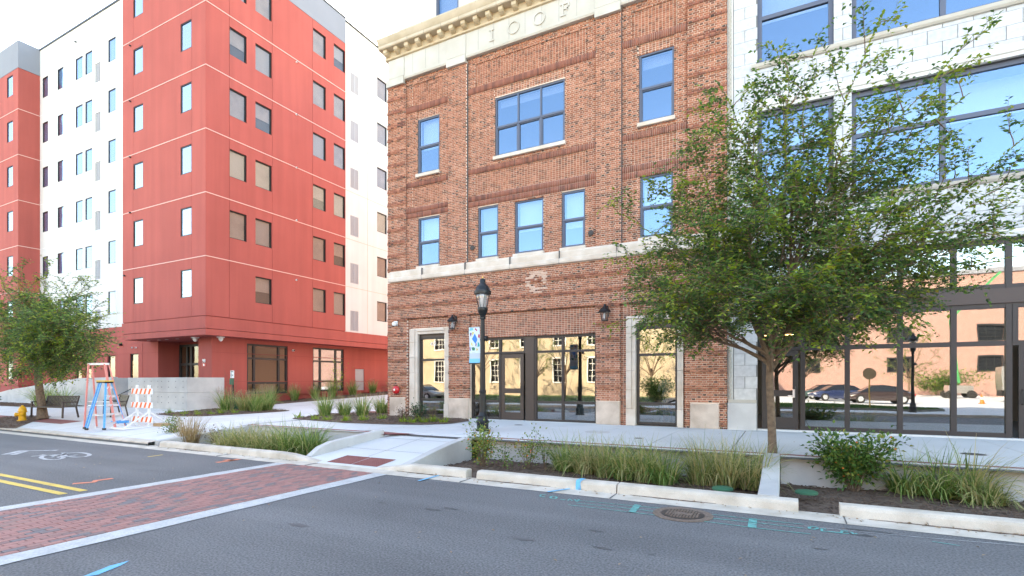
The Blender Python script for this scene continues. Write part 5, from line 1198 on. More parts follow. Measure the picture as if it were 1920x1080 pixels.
# left planter
bush('shrub', at(322, 832, pz), .85, .42, 700, 'shrub_leaf', 'small white flecked green shrub at the left end of the left planter', 'shrub', .055, 64, 16, None, .8)
grass(357, 838, pz, .95, .5, 'grass_tan', 'dry straw coloured grass clump in the left planter', 'grass clumps in the left planter', 330, 90, .35, .008)
bush('shrub', at(400, 835, pz), .6, .4, 220, 'barberry_leaf', 'low dull shrub between the straw grass and the green grass', 'shrub', .05, 65, 12, None, .8)
for i, (x, y, h, mt) in enumerate(((432, 846, .78, 'grass_mixed'), (468, 848, .8, 'grass_mixed'), (505, 852, .80, 'grass_mixed'), (540, 853, .86, 'grass_green'), (580, 853, .95, 'grass_green'))): grass(x, y, pz, h, .7, mt, f'tall grass clump crowding the left planter, {ORD[i]} right of the straw clump', 'grass clumps in the left planter', 420, 95 + i, .75, .009)
MB().lathe([(.32, 0), (.28, .12), (.14, .2), (.02, .22)], at(412, 842, pz), 9).build('boulder', 'concrete_pale'); tag(bpy.data.objects['boulder'], 'pale rounded stone half hidden in the left planter', 'boulder')
# beds by the buildings
for i, (x, y, h) in enumerate(((609, 780, .85), (646, 779, .75), (680, 780, .9), (716, 776, .9))): grass(x, y, SW + .01, h, .5, 'grass_green', f'round fountain grass in the bed before the brick corner, {ORD[i]} from the left', 'fountain grasses before the brick corner', 300, 110 + i, .38, .009, 10)
for i, (x, y, h) in enumerate(((425, 770, .95), (460, 771, .85), (480, 772, .9), (500, 770, 1.05))): grass(x, y, SW + .01, h, .6, 'grass_green' if i != 1 else 'grass_mixed', f'feathery fountain grass in the bed by the corner column, {ORD[i]} from the left', 'fountain grasses by the corner column', 300, 120 + i, .42, .010, 40)
for i, (y, h) in enumerate(((20.6, .95), (22.3, .9), (23.9, .9), (25.3, 1.0), (27.2, .9), (29.2, .9), (31.3, .9), (33.6, .9))): grass(0, 0, 0, h, .45, 'grass_green', f'upright feather grass along the red wall, {ORD[i]} from the corner', 'feather grasses along the red wall', 220, 130 + i, .28, .011, 26, loc=(-26.9, y, gz(y) + .01))
for i, (x, y) in enumerate(((560, 783), (590, 787), (612, 788), (648, 790), (682, 789), (715, 786), (757, 792), (775, 793), (795, 793), (812, 792), (832, 793))): grass(x, y, SW + .01, .28, .34, 'lily_leaf', f'low yellow green lily tuft edging the brick corner bed, {ORD[i]} from the left', 'lily tufts edging the brick corner bed', 46, 150 + i, .8, .012, cat='lily')
for i, (x, y) in enumerate(((318, 775), (345, 777), (372, 778), (395, 777), (415, 776), (440, 775))): grass(x, y, SW + .01, .26, .34, 'lily_leaf', f'low yellow green lily tuft before the concrete wall, {ORD[i]} from the left', 'lily tufts before the concrete wall', 40, 170 + i, .8, .012, cat='lily')
bush('shrub', at(757, 790, SW), .52, .32, 420, 'barberry_leaf', 'round reddish brown shrub at the foot of the brick corner', 'shrub', .045, 66, 20, None, .9)
bush('shrub', at(783, 791, SW), .62, .40, 800, 'holly_leaf', 'glossy dark green shrub under the left stone framed window', 'shrub', .055, 67, 26, None, .9)
bush('shrub', at(812, 789, SW), .62, .36, 260, 'barberry_leaf', 'twiggy brown shrub under the left stone framed window', 'shrub', .04, 68, 26, None, .9)
bush('sapling', (-25.6, 24.6, gz(24.6)), 2.6, .7, 260, 'lily_leaf', 'young yellow leaved sapling in front of the second red bay', 'sapling', .09, 69, 7, None, .9)
bush('bare_shrub', at(436, 772, SW), 2.2, .9, 12, 'barberry_leaf', 'nearly bare twiggy shrub beside the small green sign post', 'shrub', .04, 71, 8, None, .6)
for i, x in enumerate((-49.5, -47.6, -45.6)): bush('shrub', (x, 14.0, SW), .6, .9, 500, 'holly_leaf', f'low dark green shrub before the far left wing, {ORD[i]} from the left', 'shrub', .10, 180 + i, 20, 'low shrubs before the wing', .7)
for i, (x, y) in enumerate(((-37.2, 13.8), (-38.2, 14.2), (-36.4, 14.3))): grass(0, 0, 0, 1.1, .8, 'grass_green', f'green grass clump by the ramp wall behind the bench, {ORD[i]} of three', 'grass clumps behind the bench', 200, 190 + i, .5, .014, loc=(x, y, SW))

# ================================================================== STREET FURNITURE
lp = onZ(905, 808, SW)
lamp = thing('street_lamp', (lp.x, lp.y, SW), 'black fluted lamp post with glass lantern before the brick building', 'street lamp', 'street lamps')
MB().lathe([(.20, 0), (.20, .05), (.17, .08), (.175, .22), (.195, .25), (.195, .29), (.155, .33), (.14, .40), (.15, .44), (.12, .49), (.10, .55)], n=20).build('base', 'black_metal', lamp, world=False, smooth=True)
q = MB(); n = 24; prof = [(.098, .53), (.09, 1.10), (.105, 1.13), (.105, 1.17), (.085, 1.20), (.07, 2.2), (.06, 3.2), (.055, 3.26)]
vs = []
for r_, z in prof:
    for k in range(n): f_ = 1 - .12 * (k % 2) if .6 < z < 3.22 else 1; t_ = 2 * math.pi * k / n; vs.append((r_ * f_ * math.cos(t_), r_ * f_ * math.sin(t_), z))
q.add(vs, [(i * n + k, i * n + (k + 1) % n, (i + 1) * n + (k + 1) % n, (i + 1) * n + k) for i in range(len(prof) - 1) for k in range(n)]); q.build('shaft', 'black_metal', lamp, world=False)
MB().lathe([(.055, 3.25), (.09, 3.28), (.09, 3.32), (.07, 3.34), (.10, 3.40), (.14, 3.48), (.155, 3.56), (.15, 3.60), (.13, 3.61)], n=20).build('fitter', 'black_metal', lamp, world=False, smooth=True)
MB().lathe([(.12, 3.60), (.15, 3.70), (.19, 3.85), (.205, 3.99), (.20, 4.0)], n=20).build('globe', 'glass_clear', lamp, world=False, smooth=True)
MB().lathe([(.09, 3.60), (.10, 3.66), (.12, 3.80), (.12, 3.98)], n=16).build('diffuser', 'lamp_lens', lamp, world=False, smooth=True)
q = MB()
for k in range(8):
    t_ = 2 * math.pi * k / 8; q.tube([(.125 * math.cos(t_), .125 * math.sin(t_), 3.60), (.158 * math.cos(t_), .158 * math.sin(t_), 3.72), (.215 * math.cos(t_), .215 * math.sin(t_), 4.0)], .008, 4)
q.build('cage', 'black_metal', lamp, world=False)
MB().lathe([(.20, 3.98), (.245, 3.99), (.25, 4.03), (.245, 4.09), (.22, 4.11), (.20, 4.18), (.15, 4.25), (.10, 4.29), (.085, 4.32), (.085, 4.40), (.06, 4.44), (.02, 4.46)], n=24).build('hood', 'black_metal', lamp, world=False, smooth=True)
MB().lathe([(.012, 4.45), (.022, 4.47), (.012, 4.50), (.004, 4.54)], n=10).build('finial', 'sign_yellow', lamp, world=False, smooth=True)
q = MB(); 
for z in (3.04, 1.98): q.tube([(0, 0, z), (-.48, 0, z)], .014, 6)
q.build('banner_arm', 'black_metal', lamp, world=False)
q = MB(); q.lathe([(.0, 0), (.075, 0), (.085, .03), (.075, .06), (0, .07)], (.0, 0, 0), 14); q.v = [(.10 + v[2], v[0], 2.70 + v[1]) for v in q.v]; q.build('socket_box', 'black_metal', lamp, world=False, smooth=True)
bn = thing('pole_banner', (lp.x - .28, lp.y - .0, SW + 1.98), 'white banner with coloured leaf shapes hanging from the lamp post', 'banner')
BW, BH = .37, 1.06
def bpatch(pts, mt, d, nm='shape'):
    """flat print stitched to the cloth: both sides of the banner"""
    q = MB(); q.prism([(x, z) for x, z in pts], -d, d); q.v = [(v[0], v[2] + .02 * math.sin(v[1] * 4), v[1]) for v in q.v]; return q.build(nm, mt, bn, world=False)
def cloth(z0, z1, mt, nm):
    q = MB(); n = 10
    for s in (-1, 1):
        vs = []
        for i in range(n + 1):
            z = z0 + (z1 - z0) * i / n; vs += [(-BW / 2, .003 * s + .02 * math.sin(z * 4), z), (BW / 2, .003 * s + .02 * math.sin(z * 4), z)]
        q.add(vs, [(2 * i, 2 * i + 1, 2 * i + 3, 2 * i + 2) for i in range(n)])
    return q.build(nm, mt, bn, world=False)
cloth(.30, BH, 'banner_white', 'cloth'); cloth(.14, .30, 'banner_grey', 'cloth'); cloth(.0, .14, 'banner_sky', 'cloth')
for pts, mt in (([(-.09, .72), (.03, .57), (.10, .70), (.02, .88)], 'banner_blue'), ([(-.12, .47), (-.08, .38), (.0, .38), (.01, .46), (-.05, .48)], 'banner_green'), ([(.02, .53), (.05, .48), (.07, .60), (.03, .57)], 'banner_purple'), ([(.09, .48), (.17, .50), (.16, .58), (.11, .64)], 'banner_teal'),
                ([(-.17, 1.02), (-.16, .96), (-.03, .98), (-.04, 1.04), (-.12, 1.05)], 'banner_sky'), ([(.02, 1.0), (.09, .94), (.11, .97), (.04, 1.04)], 'banner_red'), ([(-.15, .86), (-.12, .78), (-.09, .90), (-.14, .91)], 'banner_purple'), ([(-.07, .93), (.0, .92), (-.06, .82), (-.08, .86)], 'banner_yellow'),
                ([(-.18, .40), (-.14, .36), (-.15, .48), (-.18, .49)], 'banner_purple'), ([(.06, .36), (.12, .40), (.07, .46), (.05, .42)], 'banner_yellow'), ([(-.12, .54), (-.07, .50), (-.08, .60), (-.12, .63)], 'banner_yellow'), ([(.12, .76), (.18, .74), (.18, .84), (.14, .86)], 'banner_red'), ([(-.10, .31), (.02, .31), (.02, .325), (-.10, .325)], 'banner_grey')): bpatch(pts, mt, .005)
def wall_lantern(px, py, lab):
    p = onY(px, py, FY - .10); t = thing('wall_lantern', (p.x, FY - .10, p.z), lab, 'wall lantern', 'wall lanterns')
    MB().box(-.05, .05, -.04, .005, .08, .3).build('back_plate', 'black_metal', t, world=False)
    MB().tube([(0, -.02, .25), (0, -.16, .33), (0, -.26, .28)], .014, 6).build('arm', 'black_metal', t, world=False)
    MB().lathe([(.20, .06), (.21, .08), (.16, .14), (.10, .20), (.05, .24), (.03, .30), (.01, .33)], (0, -.26, 0), 12).build('roof', 'black_metal', t, world=False, smooth=True)
    MB().lathe([(.10, -.20), (.15, .06)], (0, -.26, 0), 6).build('glass', 'glass_clear', t, world=False); MB().lathe([(.03, -.15), (.045, -.05), (.03, .03)], (0, -.26, 0), 8).build('bulb', 'lamp_lens', t, world=False, smooth=True)
    q = MB()
    for k in range(6): a = k * math.pi / 3; q.tube([(.105 * math.cos(a), -.26 + .105 * math.sin(a), -.20), (.155 * math.cos(a), -.26 + .155 * math.sin(a), .06)], .009, 4)
    q.lathe([(.12, -.24), (.12, -.20)], (0, -.26, 0), 6); q.build('cage', 'black_metal', t, world=False)
wall_lantern(855, 607, 'black wall lantern beside the left stone framed window'); wall_lantern(1138, 590, 'black wall lantern on the pier left of the right stone window')
sc_ = thing('security_camera', onY(743, 607, FY - .1), 'white security camera high on the left brick corner', 'security camera')
MB().box(-.08, .08, -.05, .0, -.08, .1).build('mount', 'white_plastic', sc_, world=False); MB().lathe([(.07, -.10), (.10, -.04), (.10, .02), (.05, .06)], (.02, -.14, 0), 12).build('dome', 'white_plastic', sc_, world=False, smooth=True); MB().lathe([(.05, -.13), (.06, -.08)], (-.06, -.13, 0), 10).build('lens', 'dark_frame', sc_, world=False)
for px, lab in ((886, 'dark round vent in the brick left of the narrow second floor window'), (1108, 'dark round vent in the brick right of the fourth second floor window')):
    p = onY(px, 465 if px < 1000 else 437, FY - (0 if px > 1000 else 0)); t = thing('wall_vent', p, lab, 'vent', 'round vents in the brick'); q = MB().lathe([(.10, 0), (.10, .03), (.06, .04)], n=14); q.v = [(v[0], -v[2], v[1]) for v in q.v]; q.build('rim', 'iron', t, world=False); q = MB().lathe([(.055, 0), (.055, .045)], n=12); q.v = [(v[0], -v[2], v[1]) for v in q.v]; q.build('core', 'dark_frame', t, world=False)
fb = thing('alarm_bell', onY(745, 731, FY - .09), 'red fire alarm gong on the brick corner above the stone base', 'alarm bell')
q = MB().lathe([(.17, 0), (.17, .05), (.14, .09), (.07, .12), (.0, .125)], n=20); q.v = [(v[0], -.06 - v[2], v[1]) for v in q.v]; q.build('gong', 'red_enamel', fb, world=False, smooth=True)
q = MB().lathe([(.04, 0), (.05, .01), (.02, .03)], n=10); q.v = [(v[0], -.185 - v[2], v[1]) for v in q.v]; q.build('centre', 'trim_white', fb, world=False); MB().box(-.17, -.02, -.06, .0, -.05, .05).build('bracket', 'red_enamel', fb, world=False)
# fire hydrant
hp = onZ(42, 792, .16); hy = thing('fire_hydrant', hp, 'yellow fire hydrant in the mulch strip near the kerb', 'fire hydrant'); hs = 1.0
MB().lathe([(.14, -.1), (.14, .06), (.11, .07)], n=14).build('foot', 'iron', hy, world=False)
MB().lathe([(.17, .06), (.17, .10), (.125, .11), (.12, .42), (.155, .43), (.155, .47), (.135, .48), (.13, .56), (.09, .64), (.04, .67), (.035, .71), (.0, .71)], n=18).build('barrel', 'hydrant_yellow', hy, world=False, smooth=True)
for a, nm, r_ in ((-1.9, 'pumper_nozzle', .075), (2.8, 'hose_nozzle', .05), (-.35, 'hose_nozzle', .05)):
    d = Vector((math.cos(a), math.sin(a), 0)); MB().tube([tuple(d * .08 + Vector((0, 0, .33))), tuple(d * .19 + Vector((0, 0, .33)))], r_, 10).build(nm, 'hydrant_yellow', hy, world=False, smooth=True); MB().tube([tuple(d * .19 + Vector((0, 0, .33))), tuple(d * .22 + Vector((0, 0, .33))), tuple(d * .25 + Vector((0, 0, .33)))], [r_ * 1.2, r_ * 1.2, r_ * .4], 6).build('cap', 'hydrant_yellow', hy, world=False)
# benches
def bench(loc, lab, rz):
    t = thing('park_bench', loc, lab, 'bench', 'park benches', rz); Wd = 1.9
    q = MB()
    for i in range(22):
        x = -Wd / 2 + .06 + i * (Wd - .12) / 21; q.box(x - .018, x + .018, .23, .25, .46, .86)
    for i in range(22):
        x = -Wd / 2 + .06 + i * (Wd - .12) / 21; MB().add([(x - .02, .26, .48), (x + .02, .26, .48), (x + .02, .36, .86), (x - .02, .36, .86), (x - .02, .28, .475), (x + .02, .28, .475), (x + .02, .38, .855), (x - .02, .38, .855)], [(0, 1, 2, 3), (7, 6, 5, 4), (0, 3, 7, 4), (1, 5, 6, 2)]).build('back_slat', 'bench_brown', t, world=False)
    for i in range(9): MB().box(-Wd / 2 + .03, Wd / 2 - .03, -.22 + i * .053, -.22 + i * .053 + .04, .43, .455).build('seat_slat', 'bench_brown', t, world=False)
    MB().box(-Wd / 2, Wd / 2, .35, .39, .85, .89).build('top_rail', 'bench_brown', t, world=False); MB().box(-Wd / 2, Wd / 2, .25, .29, .44, .48).build('lower_rail', 'bench_brown', t, world=False); MB().box(-Wd / 2, Wd / 2, -.25, -.22, .41, .455).build('front_rail', 'bench_brown', t, world=False)
    for s in (-1, 1):
        x = s * Wd / 2
        for (a, b) in (((x, -.24, 0), (x, -.22, .64)), ((x, .34, 0), (x, .25, .46))): MB().bar(a, b, .05, .05).build('leg', 'bench_brown', t, world=False)
        MB().bar((x, -.26, .64), (x, .30, .64), .05, .04).build('armrest', 'bench_brown', t, world=False); MB().bar((x, .25, .45), (x, .37, .88), .05, .05).build('back_post', 'bench_brown', t, world=False)
    return t
b0, b1 = onZ(66, 783, .34), onZ(124, 784, .36)
bench(((b0.x + b1.x) / 2, (b0.y + b1.y) / 2 + .1, .36), 'dark brown slatted metal bench beside the left tree', math.atan2(b1.y - b0.y, b1.x - b0.x))
b2 = onZ(188, 782, .36); bench((b2.x, b2.y + .5, .38), 'dark bench half hidden behind the ladders', -.3)
# step ladder
def frame_rungs(t, A, Bp, C, D, n, mt, wd=.06):
    A, Bp, C, D = map(Vector, (A, Bp, C, D))
    for p, q in ((A, Bp), (C, D)): MB().bar(p, q, wd, .03).build('rail', mt, t, world=False)
    for i in range(n):
        s = (i + .7) / (n + .4); MB().bar(A.lerp(Bp, s), C.lerp(D, s), .03, .075, up=(0, 0, 1)).build('step', 'aluminium', t, world=False)
ldp = onZ(196, 801, .27); ld_ = thing('step_ladder', (ldp.x, ldp.y, .22), 'blue fibreglass step ladder with yellow top beside the barricade', 'ladder', None, .15)
HT = 1.62
frame_rungs(ld_, (.52, -.35, 0), (.16, -.06, HT), (.38, .50, 0), (.12, .12, HT), 5, 'ladder_blue')
frame_rungs(ld_, (-.52, -.30, 0), (-.15, -.06, HT), (-.02, -.55, .0), (.0, -.1, HT), 0, 'ladder_blue'); MB().bar((-.35, -.2, .75), (-.02, -.38, .75), .03).build('brace', 'ladder_blue', ld_, world=False)
for z_ in (.45, .8): MB().bar((-.43, -.25, z_), (.1, .42, z_), .022).build('brace', 'aluminium', ld_, world=False)
MB().box(-.21, .21, -.14, .17, HT, HT + .045).build('top_cap', 'sign_yellow', ld_, world=False); MB().box(-.20, .20, -.13, .16, HT - .05, HT - .001).build('cap_rim', 'black_metal', ld_, world=False)
for p in ((.52, -.35), (-.52, -.30), (-.02, -.55), (.38, .5)): MB().box(p[0] - .05, p[0] + .05, p[1] - .035, p[1] + .035, .0, .06).build('foot', 'rubber', ld_, world=False)
MB().box(.12, .48, .12, .5, .18, .26).build('tray', 'ladder_blue', ld_, world=False)
pk = onZ(166, 803, .22); pkt = thing('platform_ladder', (pk.x, pk.y, .2), 'tall pink orange ladder frame standing behind the blue ladder', 'ladder', None, .1); PH = 2.25
frame_rungs(pkt, (-.06, -.1, 0), (.0, 0, PH), (-.16, .35, 0), (-.0, .12, PH), 0, 'ladder_pink', .05)
frame_rungs(pkt, (1.12, .2, 0), (.72, .1, PH), (1.02, .6, 0), (.72, .22, PH), 0, 'ladder_pink', .07)
MB().bar((-.08, .05, PH), (.80, .15, PH), .10, .07).build('top_rail', 'trim_white', pkt, world=False)
for z_ in (.5, .95): MB().bar((-.03, 0, z_), (.95, .2, z_), .04).build('brace', 'aluminium', pkt, world=False)
for p in ((-.06, -.1), (-.16, .35), (1.12, .2), (1.02, .6)): MB().box(p[0] - .05, p[0] + .05, p[1] - .04, p[1] + .04, 0, .05).build('foot', 'aluminium', pkt, world=False)
# barricade
bp = onZ(267, 802, .22); bt = thing('road_barricade', (bp.x, bp.y, .22), 'white road barricade with three orange striped boards', 'barricade', None, .0)
for i, z_ in enumerate((1.28, .80, .30)):
    bd = MB().box(-.66, .66, -.03, -.005, z_ - .10, z_ + .10).build('board', 'white_plastic', bt, world=False)
    for k in range(-4, 5):
        x0 = k * .27 - .09 + (.08 if i == 2 else 0); P4 = [(x0 - .05, z_ - .095), (x0 + .06, z_ - .095), (x0 + .16, z_ + .095), (x0 + .05, z_ + .095)]
        P4 = [(min(.65, max(-.65, a)), b) for a, b in P4]
        if max(p[0] for p in P4) - min(p[0] for p in P4) > .06: MB().add([(a, -.033, b) for a, b in P4] + [(a, -.029, b) for a, b in P4], [(0, 1, 2, 3), (0, 4, 5, 1), (1, 5, 6, 2), (2, 6, 7, 3), (3, 7, 4, 0)]).build('stripe', 'safety_orange', bt, world=False)
for x in (-.40, .36):
    MB().box(x - .035, x + .035, -.005, .065, 0, 1.5).build('post', 'white_plastic', bt, world=False)
    MB().bar((x, -.8, .04), (x, .8, .04), .06, .06).build('foot', 'white_plastic', bt, world=False); MB().bar((x, -.75, .05), (x, 0, .55), .045).build('brace', 'white_plastic', bt, world=False); MB().bar((x, .75, .05), (x, .06, .55), .045).build('brace', 'white_plastic', bt, world=False)
MB().bar((-.33, -.78, .04), (.30, -.78, .04), .05, .05).build('foot', 'white_plastic', bt, world=False)
MB().box(.38, .85, .15, .5, .0, .16).build('sandbag', 'wood_tan', bt, world=False)
# dog waste station
ds = onZ(437, 768, SW); dt = thing('waste_station', (ds.x, ds.y, SW), 'green post with small white sign before the red wall', 'sign post')
MB().box(-.03, .03, -.03, .03, 0, 1.6).build('post', 'black_metal', dt, world=False); MB().box(-.14, .14, -.05, -.032, 1.62, 2.0).build('sign', 'white_plastic', dt, world=False); MB().box(-.11, .11, -.12, -.032, 1.28, 1.6).build('bag_box', 'box_green', dt, world=False); MB().lathe([(.20, 0), (.22, .6), (.2, .62)], (.12, .1, 0), 14).build('bin', 'box_green', dt, world=False, smooth=True)
q = MB(); q.box(-.09, -.05, -.056, -.0505, 1.70, 1.85); q.box(.02, .08, -.056, -.0505, 1.72, 1.80); q.box(-.10, .10, -.056, -.0505, 1.92, 1.96); q.build('pictogram', 'dark_frame', dt, world=False)

# ================================================================== ACROSS THE STREET (mirrored in the glass)
oz = .12
osw = struct(MB().box(-140, 140, -2.6, RY0 - .2, -.2, oz).build('far_sidewalk', 'concrete_walk')); struct(MB().box(-140, 140, RY0 - .2, RY0, -.2, oz + .02).build('far_kerb', 'concrete_pale'))
lawn = struct(MB().add([(-140, -26, .08), (-10, -26, .08), (-8, -2.6, .1), (-140, -2.6, .1)], [(0, 1, 2, 3)]).build('lawn_ground', 'soil_ground'))
lot = struct(MB().add([(-10, -60, .09), (60, -60, .09), (60, -2.6, .1), (-8, -2.6, .1)], [(0, 1, 2, 3)]).build('parking_lot', 'concrete_walk'))
isl = struct(MB().prism([(-2, -3.2), (7, -3.2), (8.4, -4.6), (2, -9), (-3, -9)], .0, .22).build('lawn_island', 'soil_ground')); struct(MB().prism([(12, -5), (22, -3.4), (26, -7), (14, -9)], 0, .22).build('lawn_island', 'soil_ground'))
def turf(name, poly, n, lab, z):
    xs = [p[0] for p in poly]; ys = [p[1] for p in poly]; C = []
    while len(C) < n:
        x, y = random.uniform(min(xs), max(xs)), random.uniform(min(ys), max(ys))
        if inside(poly, x, y): C.append((x, y, z))
    D = rnd(n, .35) + np.array([0, 0, 1]); o = obj(name, leaf_mesh(name, C, D, rnd(n), .12, .05), 'lawn_blade'); stuff(o); tag(o, lab, 'grass'); return o
turf('lawn', [(-70, -24), (-11, -24), (-9, -3), (-70, -3)], 30000, 'mown lawn across the street mirrored in the brick shopfront', .08)
turf('lawn', [(-2, -3.2), (7, -3.2), (8.4, -4.6), (2, -9), (-3, -9)], 9000, 'small grass island mirrored in the middle of the tiled storefront', .21); turf('lawn', [(12, -5), (22, -3.4), (26, -7), (14, -9)], 7000, 'small grass island mirrored at the right of the tiled storefront', .21)
mO = lambda Y: (lambda u, d, v: (u, Y - d, v))
def far_house(name, lab, x0, x1, Y, h, mt, wins, depth=14, cornice=True):
    t = thing(name, ((x0 + x1) / 2, Y, 0), lab, 'building'); g = MB()
    for c in wall_cells((x0, x1), (0, h), [w_[:4] for w_ in wins]): g.box(c[0], c[1], Y - .3, Y, c[2], c[3])
    g.box(x0, x0 + .3, Y - depth, Y - .3, 0, h); g.box(x1 - .3, x1, Y - depth, Y - .3, 0, h); g.box(x0 + .3, x1 - .3, Y - depth, Y - depth + .3, 0, h); g.build('wall', mt, t)
    MB().box(x0 - .2, x1 + .2, Y - depth - .2, Y + .2, h, h + .5).build('roof', 'trim_white' if cornice else 'stucco_grey', t)
    for a, b, c, e in [w_[:4] for w_ in wins]:
        q = MB(); q.box(a - .15, a, Y - .1, Y + .06, c - .15, e + .2); q.box(b, b + .15, Y - .1, Y + .06, c - .15, e + .2); q.box(a, b, Y - .1, Y + .06, e, e + .2); q.box(a, b, Y - .1, Y + .10, c - .15, c)
        for k in (1, 2): x = a + (b - a) * k / 3; q.box(x - .03, x + .03, Y - .16, Y - .11, c, e)
        for k in (1, 2, 3): z = c + (e - c) * k / 4; q.box(a, b, Y - .165, Y - .112, z - .03, z + .03)
        w_ = q.build('window', 'trim_white' if cornice else 'dark_frame', t); MB().box(a, b, Y - .20, Y - .18, c, e).build('pane', 'car_glass', w_)
    return t
far_house('tan_building', 'sunlit tan building with white sash windows mirrored in the shopfront glass', -62, -9.5, -24, 12, 'tan_stucco', [(x, x + 1.5, 1.8, 4.6) for x in np.arange(-60, -12, 4.4)] + [(x, x + 1.5, 6.2, 8.8) for x in np.arange(-60, -12, 4.4)])
far_house('distant_brick_building', 'plain pinkish brick building mirrored in the tiled storefront', -4, 46, -48, 15, 'red_brick_far', [(x, x + 2.2, z, z + 1.6) for x in (2, 12, 21, 30, 39) for z in (3.2, 7.0, 10.8)], 16, False)
for i, (x, y, s) in enumerate(((-20.5, -17, 1.6), (-31.5, -18, 1.7), (-40, -15, 1.7), (1.5, -22, 1.2), (-25.5, -20, 1.3), (-12, -19, 1.4), (12, -36, 1.3))):
    b_ = Vector((x, y, .1)); rs = random.Random(300 + i); tp = []
    for k in range(14): a = k * 2.4; z = 2.6 + 3.6 * rs.random(); r_ = 2.3 * (1 - abs(z - 4) / 5); tp.append(((x + r_ * math.cos(a) * s, y + r_ * math.sin(a) * s, z * s), .6))
    tree('lawn_tree', b_, ('young tree on the lawn mirrored in the wide shop window', 'tree before the tan building mirrored in the entrance door glass', 'leafy tree mirrored in the left stone framed window', 'tree behind the parked cars mirrored in the tiled storefront', 'slim tree near the tan wall mirrored in the wide shop window', 'tree mirrored in the right stone framed window', 'bushy tree before the pink brick wall mirrored at the right')[i], tp, 1.5 * s, .11, [(0, 0, -.1), (0, 0, .8), (.05, 0, 1.6), (.05, 0, 2.2 * s)], .7, 7, .11, 310 + i, .1)
bush('hedge', (-8.4, -5.2, .1), 2.0, 2.0, 3200, 'shrub_leaf', 'green hedge mirrored in the right stone framed window', 'hedge', .13, 330, 60, None, .5)
bush('hedge', (16, -44, .1), 3.0, 6.0, 3000, 'shrub_leaf', 'tall green shrubs against the pink brick wall mirrored at the right', 'hedge', .22, 331, 60, None, .35)
bush('hedge', (28, -42, .1), 2.4, 5.0, 2200, 'lily_leaf', 'pale green shrubs mirrored at the right end of the storefront', 'hedge', .22, 332, 50, None, .35)
# cars: lofted body, cabin glass, wheels, lamps
def car(loc, rz, mt, lab):
    t = thing('parked_car', loc, lab, 'car', 'cars mirrored in the storefront', rz)
    st = [(-2.25, .52, .74, .62), (-2.1, .35, .86, .78), (-1.4, .28, .98, .86), (-.6, .25, .95, .90), (.6, .25, .93, .90), (1.5, .27, .86, .87), (2.05, .33, .74, .80), (2.28, .45, .62, .62)]
    vs = []; 
    for x, zb, zt, hw in st:
        vs += [(x, -hw * .92, zb), (x, -hw, (zb + zt) / 2), (x, -hw * .96, zt - .08), (x, -hw * .80, zt), (x, hw * .80, zt), (x, hw * .96, zt - .08), (x, hw, (zb + zt) / 2), (x, hw * .92, zb)]
    k = 8; fs = [(i * k + j, i * k + (j + 1) % k, (i + 1) * k + (j + 1) % k, (i + 1) * k + j) for i in range(len(st) - 1) for j in range(k)] + [tuple(range(k)), tuple(range(len(vs) - 1, len(vs) - k - 1, -1))]
    MB().add(vs, fs).build('body', mt, t, world=False, smooth=True)
    cb = [(-1.75, .93, .95, .74), (-1.0, .93, 1.36, .66), (-.2, .93, 1.44, .64), (.5, .92, 1.40, .64), (1.35, .88, .90, .74)]; vs = []
    for x, zb, zt, hw in cb: vs += [(x, -hw - .06, zb), (x, -hw + .02, (zb + zt) / 2 + .05), (x, -hw * .86, zt), (x, hw * .86, zt), (x, hw - .02, (zb + zt) / 2 + .05), (x, hw + .06, zb)]
    k = 6; fs = [(i * k + j, i * k + j + 1, (i + 1) * k + j + 1, (i + 1) * k + j) for i in range(len(cb) - 1) for j in range(k - 1)]
    MB().add(vs, fs).build('cabin_glass', 'car_glass', t, world=False, smooth=True)
    MB().add([(-1.0, -.58, 1.372), (-.2, -.57, 1.452), (.5, -.56, 1.412), (.5, .56, 1.412), (-.2, .57, 1.452), (-1.0, .58, 1.372)], [(0, 1, 4, 5), (1, 2, 3, 4)]).build('roof', mt, t, world=False)
    for x in (-1.38, 1.38):
        for s in (-1, 1):
            q = MB().lathe([(.20, -.10), (.31, -.10), (.33, -.05), (.33, .06), (.31, .10), (.2, .10)], n=18); q.v = [(x + v[0], s * .80 + v[2], .33 + v[1]) for v in q.v]; wh = q.build('wheel', 'rubber', t, world=False)
            q = MB().lathe([(.02, .0), (.2, -.01), (.2, .02), (.03, .04)], n=10); q.v = [(x + v[0], s * (.89 + v[2]), .33 + v[1]) for v in q.v]; q.build('rim', 'aluminium', wh, world=False)
    for s in (-1, 1): MB().box(2.12, 2.24, s * .58 - .14, s * .58 + .14, .58, .70).build('headlight', 'headlamp', t, world=False); MB().box(-2.25, -2.13, s * .58 - .13, s * .58 + .13, .64, .74).build('tail_light', 'red_enamel', t, world=False)
    return t
car((6.6, -15.5, .1), 3.0, 'car_dark', 'dark brown sedan mirrored in the middle pane of the tiled storefront'); car((4.2, -19.5, .1), 2.8, 'car_blue', 'dark blue car mirrored left of the brown sedan'); car((3.4, -23.5, .1), 2.8, 'car_green', 'dark green car mirrored behind the blue car'); car((-30.5, -5.6, .1), .1, 'car_silver', 'silver vehicle mirrored in the left stone framed window')
for i, (x, y) in enumerate(((13.5, -18), (15.8, -20), (18.5, -18.5), (20.0, -21))):
    t = thing('traffic_cone', (x, y, .1), f'orange traffic cone mirrored in the right storefront panes, {ORD[i]} from the left', 'traffic cone', 'traffic cones mirrored in the glass')
    MB().box(-.2, .2, -.2, .2, 0, .04).build('base', 'safety_orange', t, world=False); MB().lathe([(.15, .04), (.03, .75)], n=14).build('cone', 'safety_orange', t, world=False); MB().lathe([(.112, .35), (.085, .5)], n=14).build('collar', 'white_plastic', t, world=False)
